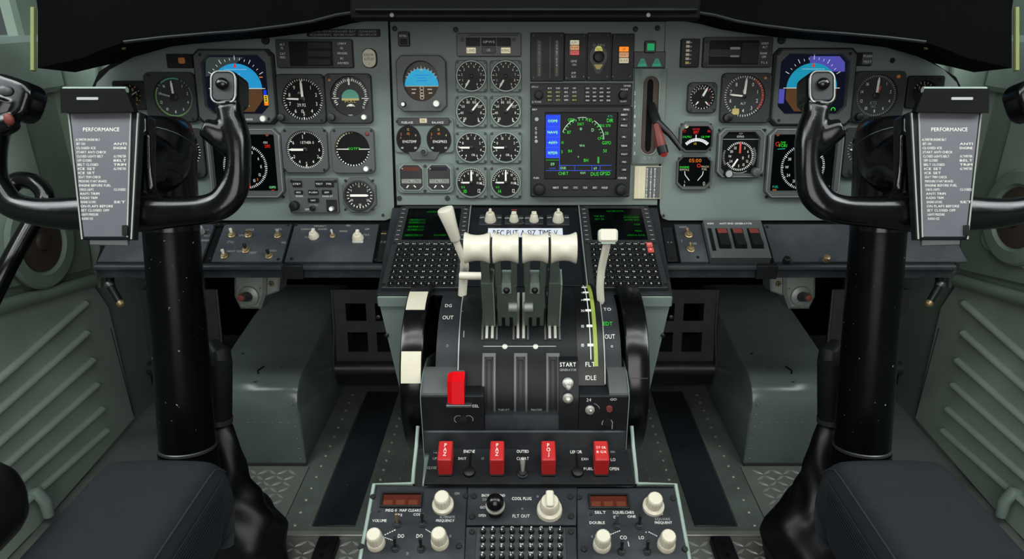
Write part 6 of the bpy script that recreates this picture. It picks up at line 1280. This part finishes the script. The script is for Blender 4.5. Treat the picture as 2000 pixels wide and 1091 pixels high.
# ------------------------------------------------------------------ floor boxes, pedals, floor
def fbox(s):
    nm = side(s); X0, X1 = .552, .775; Yf = 1.418
    t = thing('footwell_box', f'grey-green riveted metal box with a shiny rolled front edge on the {nm} footwell floor', 'box', loc=(s*.66, 1.55, 0))
    prof = [(Yf, 0.004)]; rr = .075; zt = .234
    prof += [(Yf, zt-rr)]+[(Yf+rr-rr*math.cos(R(a)), zt-rr+rr*math.sin(R(a))) for a in range(10, 91, 10)]+[(1.75, .262), (1.95, .275), (1.95, .004)]
    mb = MB('boxgreen'); n = len(prof); r2 = .03
    xs = [(s*X0, .014), (s*(X0+.004), .004), (s*(X0+.014), 0), (s*(X1-.014), 0), (s*(X1-.004), .004), (s*X1, .014)]; vs = []
    for x, ins in xs:
        for y, z in prof:
            if z > .01 and ins: q = inset(prof[::-1], 0); vs.append((x, min(y+ins*.6, 1.96), max(.004, z-ins*.7)))
            else: vs.append((x, y, z))
    fs = []
    for k in range(len(xs)-1):
        for i in range(n): fs.append([k*n+i, k*n+(i+1) % n, (k+1)*n+(i+1) % n, (k+1)*n+i])
    fs += [list(range(n)), list(range((len(xs)-1)*n, len(xs)*n))]; mb.add(vs, fs)
    for z in (.02, .05, .08, .115, .15, .18): mb.ball((s*(X0+.014), Yf+.001, z), .0028, 'castgrey', 8, 6)
    for i in range(6): mb.ball((s*(X0+.03+i*.02), Yf-.0, .128), (.003, .001, .0018), 'castgrey', 8, 6)
    for y, z in ((1.5, .236), (1.55, .241), (1.6, .246), (1.68, .255)): mb.ball((s*(X0+.06), y, z), .0025, 'steel', 8, 6)
    mb.build('box_shell', t, True, ang=35)
    mb = MB('steel'); mb.box(min(s*X0, s*X1), Yf-.006, 0.004, max(s*X0, s*X1), Yf, .008); mb.build('base_flange', t, True)
    mb = MB('blackmat'); p = FLOOR
    a = Vector((s*.66, Yf+.055, .2335)); mb.tube([a+Vector((0, 0, 0)), a+Vector((s*.006, .012, .002)), a+Vector((0, .022, .003)), a+Vector((-s*.004, .03, .004))], .0016, 6, 'pitch'); mb.build('lifting_loop', t, True)
fbox(-1); fbox(1)
def pedal(s, cxp, w, which):
    nm = side(s); y0_ = 1.745
    Pf = Frame((0, y0_, .1), (1, 0, 0), (0, .12, .99)); cx = Pf.hit(S(cxp, s), 650).x
    t = thing('rudder_pedal', f'dark metal {which} rudder pedal with square cut-outs in the {nm} footwell', 'pedal', loc=(cx, y0_, .1))
    M = Pf.mat(cx, 0, 0); mb = MB('steel'); mb.T = M; h = w/2; z1 = .235; 
    cols = [(-h, -h+.032), (-h+.075, -h+.075+.030), (h-.0, h)]
    # plate with four openings: build as bars
    xs = [-h, -h*.62, -h*.12, h*.12, h*.62, h]
    def bar(x0, x1, a, b): mb.box(x0, a, -.004, x1, b, .004, 'pedalm')
    bar(-h, -h*.66, .02, z1); bar(h*.66, h, .02, z1); bar(-h*.12, h*.12, .02, z1)
    for a, b in ((.02, .048), (.108, .142), (.195, z1)): bar(-h*.66, -h*.12, a, b); bar(h*.12, h*.66, a, b)
    mb.T = None; mb.build('pedal_plate', t, True)
    mb = MB('steel'); mb.T = M; mb.tube([(-h, .0, .01), (h, .0, .01)], .021, 20, 'steel'); mb.prism([(-h, -.05), (h, -.05), (h, -.01), (-h, -.01)], -.004, .012, 'blackpaint'); mb.T = None; mb.build('heel_bar', t, True)
    mb = MB('steel'); mb.T = M
    for x in (-h, h): mb = MB('steel'); mb.T = M; mb.tube([(x, z1, .002), (x, .12, .008), (x*1.04, .03, .022), (x*1.06, -.03, .02)], .004, 8, 'steel'); mb.T = None; mb.build('side_flange', t, True)
    mb.T = None
    mb = MB('blackpaint'); p = Pf.mat(cx, .1, 0).translation; mb.tube([p+Vector((0, .004, 0)), p+Vector((0, .25, .0))], .012, 10); mb.build('pedal_arm', t, True)
for s in (-1, 1):
    pedal(s, 727, .215, 'inner'); pedal(s, 356, .23, 'outer')
mb = MB('floorgreen'); mb.box(-WX-.02, -.3, -.03, WX+.02, 2.3, 0); struct(mb.build('floor'))
def hatch(s):
    nm = side(s); t = thing('floor_panel', f'riveted green floor strip with a worn black mat, {nm} of the pedestal', 'floor panel', loc=(s*.37, 1.47, 0))
    xo, xi = s*.540, s*.212; a, b = sorted((xo, xi)); mb = MB('floorgreen'); mb.box(a, 1.178, 0, b, 1.80, .004, 'floorgreen')
    for x, y0_, dy, n in ((.512, 1.20, .042, 14), (.352, 1.205, .038, 15), (.305, 1.21, .03, 12)):
        for i in range(n): mb.ball((s*x, y0_+i*dy, .0045), (.0048, .0048, .003) if x > .31 else (.002, .006, .001), 'metal', 8, 5)
    mb.build('riveted_plate', t, True)
    a, b = sorted((s*.472, s*.378)); mb = MB('blackmat'); mb.box(a, 1.196, .004, b, 1.76, .007, 'blackmat', .0008); mb.build('black_mat', t, True)
    mb = MB('palegreen'); a, b = sorted((s*.482, s*.474)); mb.box(a, 1.196, .004, b, 1.70, .0085, 'floorgreen', .001); mb.build('mat_strip', t, True)
    mb = MB('metal'); a, b = sorted((xo, xi)); mb.box(a, 1.166, 0, b, 1.180, .0075, 'metal', .001); mb.build('end_strip', t, True)
    # little bracket on the floor beside the pedestal
    mb = MB('castgrey'); x = s*.268; mb.tube([(x, 1.30, .006), (x+s*.0, 1.30, .03)], .005, 10); mb.tube([(x, 1.275, .012), (x, 1.33, .012)], .004, 8, 'steel'); mb.build('latch_bracket', t, True)
hatch(-1); hatch(1)
def tread(s):
    nm = side(s); t = thing('tread_plate', f'worn grey diamond tread plate on the floor, {nm} of the pedestal', 'floor panel', loc=(s*.55, 1.2, 0))
    a, b = sorted((s*.80, s*.543)); mb = MB('tread'); mb.box(a, .9, 0, b, 1.411, .0035); a2, b2 = sorted((s*.543, s*.232)); mb.box(a2, .9, 0, b2, 1.164, .0035)
    def loz(x, y, k):
        an = R(35 if k else -35); ca, sa = math.cos(an), math.sin(an); L_, W_ = .0145, .0042
        P = [(-L_, 0), (0, -W_), (L_, 0), (0, W_)]; Q = [(x+p*ca-q*sa, y+p*sa+q*ca) for p, q in P]; I = [(x+(p*.6)*ca-(q*.5)*sa, y+(p*.6)*sa+(q*.5)*ca) for p, q in P]
        mb.add([(*q, .0034) for q in Q]+[(*q, .0062) for q in I], [[4, 5, 6, 7]]+[[i, (i+1) % 4, 4+(i+1) % 4, 4+i] for i in range(4)], 'treadhi')
    ny = 0; y = .99
    while y < 1.405:
        i = 0; x = .242
        while x < .79:
            if x > .555 or y < 1.155:
                loz(s*x, y, (i+ny) % 2)
            x += .024; i += 1
        y += .022; ny += 1
    mb.build('plate', t, True)
tread(-1); tread(1)
def rail(s):
    nm = side(s); p = FLOOR.hit(S(640, s), 1075); t = thing('seat_track', f'short black seat track with bolt holes on the floor, {nm} of the pedestal', 'seat track', loc=(p.x, p.y, 0))
    mb = MB('blackpaint'); mb.box(p.x-.022, .85, .0036, p.x+.022, p.y+.022, .022, 'blackpaint', .003); mb.build('track', t, True)
    mb = MB('pitch'); 
    for y in (-.004, -.035, -.066): mb.lathe([(.0055, 0), (.0055, .0008)], p.x, p.y+y, .022, n=16); 
    mb.build('bolt_holes', t, True)
rail(-1); rail(1)
# ------------------------------------------------------------------ side walls
def wall(s):
    nm = side(s); Wp = WL if s < 0 else WR
    def w(px, py): return Wp.uv(S(px, s), py)
    mb = MB('wallgrey'); T = Wp.mat()
    L_ = lambda y: (y-1.4) if s < 0 else -(y-1.4)
    def wr(y0, y1, z0, z1, d0, d1, m): a, b = sorted((L_(y0), L_(y1))); mb.box(a, z0, d0, b, z1, d1, m)
    mb.T = T; wr(-.3, 2.3, 0, 1.02, -.04, 0, 'wallgreen'); struct(mb.build('wall_'+nm))
    # lower ribbed lining
    mb = MB('wallgrey'); P = [w(*q) for q in ((-60, 618), (170, 545), (207, 600), (258, 816), (101, 995), (-60, 1160))]
    if s < 0: P = P[::-1]
    P = P if s > 0 else P
    u_ = thing('side_lining', f'grey-green ribbed metal lining on the lower {nm} cockpit wall', 'wall panel', M=T)
    def cc(P):
        A_ = sum(P[i-1][0]*P[i][1]-P[i][0]*P[i-1][1] for i in range(len(P))); return P if A_ > 0 else P[::-1]
    mb = MB('wallgrey'); mb.prism(cc(P), 0, .008, 'wallgrey', .002); mb.build('lining_sheet', u_)
    ends = [(160, 590), (162, 648), (174, 701), (182, 749), (193, 796), (202, 838)]
    for i, (x, y) in enumerate(ends):
        a = w(x, y); b = w(-50, y+(x+50)*.87); mb = MB('wallgrey'); P = [(a[0], a[1]-.014, .006), (a[0], a[1]-.004, .010), (a[0]+(b[0]-a[0])*.015, a[1], .012)]+[(a[0]+(b[0]-a[0])*f, a[1]+(b[1]-a[1])*f, .012) for f in (.06, .3, .6, 1)]
        mb.tube(P, [(.004, .004)]*2+[(.009, .007)]*5, 12); mb.build('pressed_rib', u_)
    a, b = w(170, 548), w(-60, 614); mb = MB('wallgrey'); mb.tube([(a[0], a[1], .012), (b[0], b[1], .012)], (.016), 16, 'wallgreen'); mb.build('ledge', u_)
    a, b = w(210, 640), w(256, 812); mb = MB('black'); mb.line(a[0], a[1], b[0], b[1], .003, .0083, 'pitch'); mb.build('seam', u_)
    # upper lining
    P = [w(*q) for q in ((-60, 580), (172, 526), (150, 300), (95, 150), (60, 120), (-60, 195))]
    u2 = thing('side_lining', f'smooth green upper lining on the {nm} cockpit wall below the window', 'wall panel', M=T)
    mb = MB('wallgreen'); mb.prism(cc(P), 0, .010, 'wallgreen', .003); mb.build('lining_sheet', u2)
    a = w(10, 440); mb = MB('wallgreen'); mb.prism(rrect(a[0]-.16, a[1]-.1, a[0]+.12, a[1]+.22, .03), .010, .016, 'wallgrey', .003); mb.build('raised_panel', u2)
    # round vent
    v = thing('air_vent', f'round brown-centred air vent on the {nm} cockpit wall', 'vent', M=Wp.mat(*w(62 if s < 0 else 45, 472 if s < 0 else 425), .018))
    mb = MB('wallgreen'); mb.lathe([(.105, 0), (.105, .006), (.10, .010), (.074, .010), (.070, .004), (.068, .002)], n=40); mb.build('vent_ring', v)
    mb = MB('rust'); mb.lathe([(.068, .0), (.066, .004), (.02, .006), (.018, .012), (.012, .014)], n=36); mb.build('vent_disc', v)
    # window sill and post
    sl = thing('window_sill', f'pale window sill with a sloping top on the {nm} wall', 'sill', M=T)
    a, b = w(64, 66), w(-60, 140); mb = MB('palegreen'); y0_, y1_ = sorted((a[0], b[0])); mb.prism([(y0_, .90), (y1_, .90), (y1_, 1.02), (y0_, 1.02)], 0, .05, 'palegreen', .012); mb.build('sill_board', sl)
    mb = MB('wallgreen'); struct_ = None
    mb.T = T; a = w(30, 75); mb.box(a[0]-.02 if s < 0 else a[0]-.06, 1.0, 0, a[0]+.06 if s < 0 else a[0]+.02, 1.5, .03, 'wallgreen', .008); struct(mb.build(f'window_{1 if s < 0 else 2}_frame' if False else f'trim_{3 if s < 0 else 4}'))
    # front bulkhead beside the panel
    mb = MB('wallgreen'); xs = sorted((s*(WX+.02), s*.72)); mb.box(xs[0], 1.62, .56, xs[1], 1.66, 1.06, 'wallgreen'); struct(mb.build(f'trim_{5 if s < 0 else 6}'))
    e = thing('side_bulkhead', f'green sheet bulkhead closing the gap beside the {nm} end of the instrument panel', 'bulkhead', loc=(s*.95, 1.62, 0))
    mb = MB('wallgrey'); B2 = Frame((0, 1.615, .5), (1, 0, 0), (0, 0, 1)); 
    P = [B2.uv(S(x, s), y) for x, y in ((85, 128), (195, 120), (200, 560), (175, 560), (130, 330), (100, 200))]; mb.T = B2.mat(); mb.prism(cc(P), 0, .012, 'wallgreen', .003); mb.T = None; mb.build('bulkhead_sheet', e, True)
    # linkage under the end of the shelf
    q0, q1 = at(S(214, s), 556, 1.33), at(S(236, s), 592, 1.32); ln = thing('linkage', f'small dark hinge linkage hanging under the {nm} end of the switch shelf', 'linkage', loc=q1)
    mb = MB('steel'); mb.tube([at(S(218, s), 500, 1.33), q0, q1], [.006, .008, .007], 10, 'blackpaint'); mb.ball(q1, .008, 'brass', 12, 8); mb.ball(q0, .010, 'steel', 12, 8); mb.build('link_arm', ln, True)
    # latch low on the wall
    lt_ = thing('wall_latch', f'pale rounded bracket low on the {nm} cockpit wall', 'bracket', M=Wp.mat(*w(62, 985), 0))
    mb = MB('palegreen'); sg = -s
    mb.tube([(0, .03, 0), (0, .035, .02), (0, .01, .032), (0, -.03, .03)], [.012, .013, .013, .011], 14, 'palegreen'); mb.build('bracket_arm', lt_)
    mb = MB('wallgreen'); mb.prism(rrect(-.03, -.06, .03, .05, .01), 0, .006, 'wallgreen', .001); mb.build('bracket_base', lt_)
wall(-1); wall(1)
mb = MB('pitch'); mb.box(-WX, 2.15, 0, WX, 2.2, 1.0, 'pitch'); mb.box(-.8, 1.36, .72, .8, 2.16, .76, 'pitch'); struct(mb.build('wall_front'))
# black hose on the left wall
t = thing('hose', 'thick black curved hose beside the left wall vent', 'hose', loc=at(40, 420, 1.35))
P = [at(x, y, d) for x, y, d in ((-25, 600, 1.30), (15, 520, 1.32), (42, 470, 1.34), (70, 420, 1.36), (88, 385, 1.37), (70, 358, 1.37), (35, 352, 1.37), (10, 375, 1.36))]
mb = MB('rubber'); Q = catmull([tuple(p) for p in P], 6); mb.tube(Q, .017, 16, 'gloss'); mb.build('hose_tube', t, True)
# ------------------------------------------------------------------ glareshield
gl = thing('glareshield', 'black padded glareshield hood arching over all three instrument panels', 'glareshield', loc=(0, G.o.y, 1.0))
HL = [(74, 20), (74, 133), (120, 122), (162, 113), (195, 99), (243, 82), (320, 73), (400, 66), (480, 60), (560, 50), (610, 42), (655, 30), (692, 24)]
pts = HL+[(2050-x, y) for x, y in HL[::-1]]
P = [G.uv(*q) for q in pts]; topv = G.uv(1025, -60)[1]
mb = MB('leather'); mb.T = G.mat()
up_ = [(P[0][0], topv)]; poly_ = [(P[-1][0], topv), (P[0][0], topv)]+P
n = len(poly_); vs = [(x, y, 0) for x, y in poly_]+[(x, y, -.10) for x, y in poly_]
mb.add(vs, [list(range(n)), list(range(n, 2*n))]+[[i, (i+1) % n, n+(i+1) % n, n+i] for i in range(n)], 'leather'); mb.T = None; mb.build('hood', gl, True, ang=25)
mb = MB('blackpaint'); mb.T = G.mat(); pass
for P_ in (P[5:13], P[13:-5]): mb = MB('bezeldark'); mb.T = G.mat(); mb.tube([(x, y, .001) for x, y in P_], .0028, 8, 'bezeldark'); mb.T = None; mb.build('hood_piping', gl, True)
gm = thing('coaming_bar', 'black coaming bar with a grey lip across the top middle of the cockpit', 'control panel', loc=G.hit(1025, 20))
mb = MB('blackpaint'); mb.T = G.mat(); a, b = G.uv(690, 42), G.uv(1366, -40); mb.prism(rrect(a[0], a[1], b[0], b[1], .006), .001, .02, 'pitch', .004); mb.build('bar', gm, True) if False else None
mb.T = None; ob = mb.build('bar', gm, True)
mb = MB('bezel'); mb.T = G.mat(); a, b = G.uv(700, 27), G.uv(1356, 20); mb.prism([(a[0], a[1]), (b[0], a[1]), (b[0], b[1]), (a[0], b[1])], .0195, .028, 'blackpaint', .002); mb.T = None; mb.build('lip', gm, True)
for x in (770, 1262):
    mb = MB('steel'); mb.T = G.mat(*G.uv(x, 33), .0195); mb.lathe([(.004, 0), (.0035, .002)], n=12); mb.T = None; mb.build('screw', gm, True)
for s in (-1, 1):
    tr = thing('edge_strip', f'narrow yellow-green upright strip at the {side(s)} end of the glareshield', 'trim strip', loc=at(S(65, s), 135, 1.23))
    mb = MB('yellowtrim'); mb.tube([at(S(65, s), y, 1.23) for y in (15, 60, 100, 138)], .0045, 8, 'yellowtrim'); mb.build('strip', tr, True)
    fb_ = thing('hood_bolt', f'small brass bolt under the {side(s)} end of the glareshield', 'bolt', loc=at(S(241, s), 92, 1.19))
    mb = MB('brass'); mb.ball(at(S(241, s), 92, 1.19), .0045, 'brass', 10, 8); mb.tube([at(S(241, s), 92, 1.19), at(S(238, s), 78, 1.19)], .006, 10, 'steel'); mb.build('bolt_head', fb_, True)
# ------------------------------------------------------------------ light, sky, camera
w = bpy.data.worlds.new('World'); SC.world = w; w.use_nodes = True
w.node_tree.nodes['Background'].inputs['Color'].default_value = (.62, .72, .70, 1); w.node_tree.nodes['Background'].inputs['Strength'].default_value = .13
def area(name, loc, tgt, size, e, col=(1, 1, 1), sy=None):
    l = bpy.data.lights.new(name, 'AREA'); l.energy = e; l.size = size; l.color = col
    if sy: l.shape = 'RECTANGLE'; l.size_y = sy
    o = bpy.data.objects.new(name, l); COL.objects.link(o); o.location = loc; o.rotation_euler = (Vector(tgt)-Vector(loc)).to_track_quat('-Z', 'Y').to_euler(); return o
area('ceiling_lamp', (0, .18, 2.0), (0, .75, .3), 3.4, 15, (.95, 1, .98), .16)
area('ceiling_lamp', (0, .5, 2.0), (0, 1.0, .3), 3.4, 14, (.95, 1, .98), .16)
area('left_window_light', (-1.5, .6, 1.75), (-.3, 1.0, .3), .8, 14, (.92, .98, 1))
area('right_window_light', (1.5, .6, 1.75), (.3, 1.0, .3), .8, 14, (.92, .98, 1))
area('rear_fill', (0, -.75, 1.18), (0, 1.4, .25), 1.3, 19, (1, .98, .95))  # added fill behind the camera, brightens the footwell; no real lamp there
cam = bpy.data.cameras.new('Camera'); co = bpy.data.objects.new('Camera', cam); COL.objects.link(co)
cam.sensor_width = 36; cam.lens = 36*FPX/2000; cam.clip_start = .02; cam.shift_x = -(CX-1000)/2000
co.location = CAM; co.rotation_euler = (R(90)-PITCH, 0, 0); SC.camera = co
cam.dof.use_dof = True; cam.dof.focus_distance = 1.22; cam.dof.aperture_fstop = 5.6
SC.view_settings.view_transform = 'Standard'; SC.view_settings.look = 'None'; SC.view_settings.exposure = .12; SC.view_settings.gamma = .9
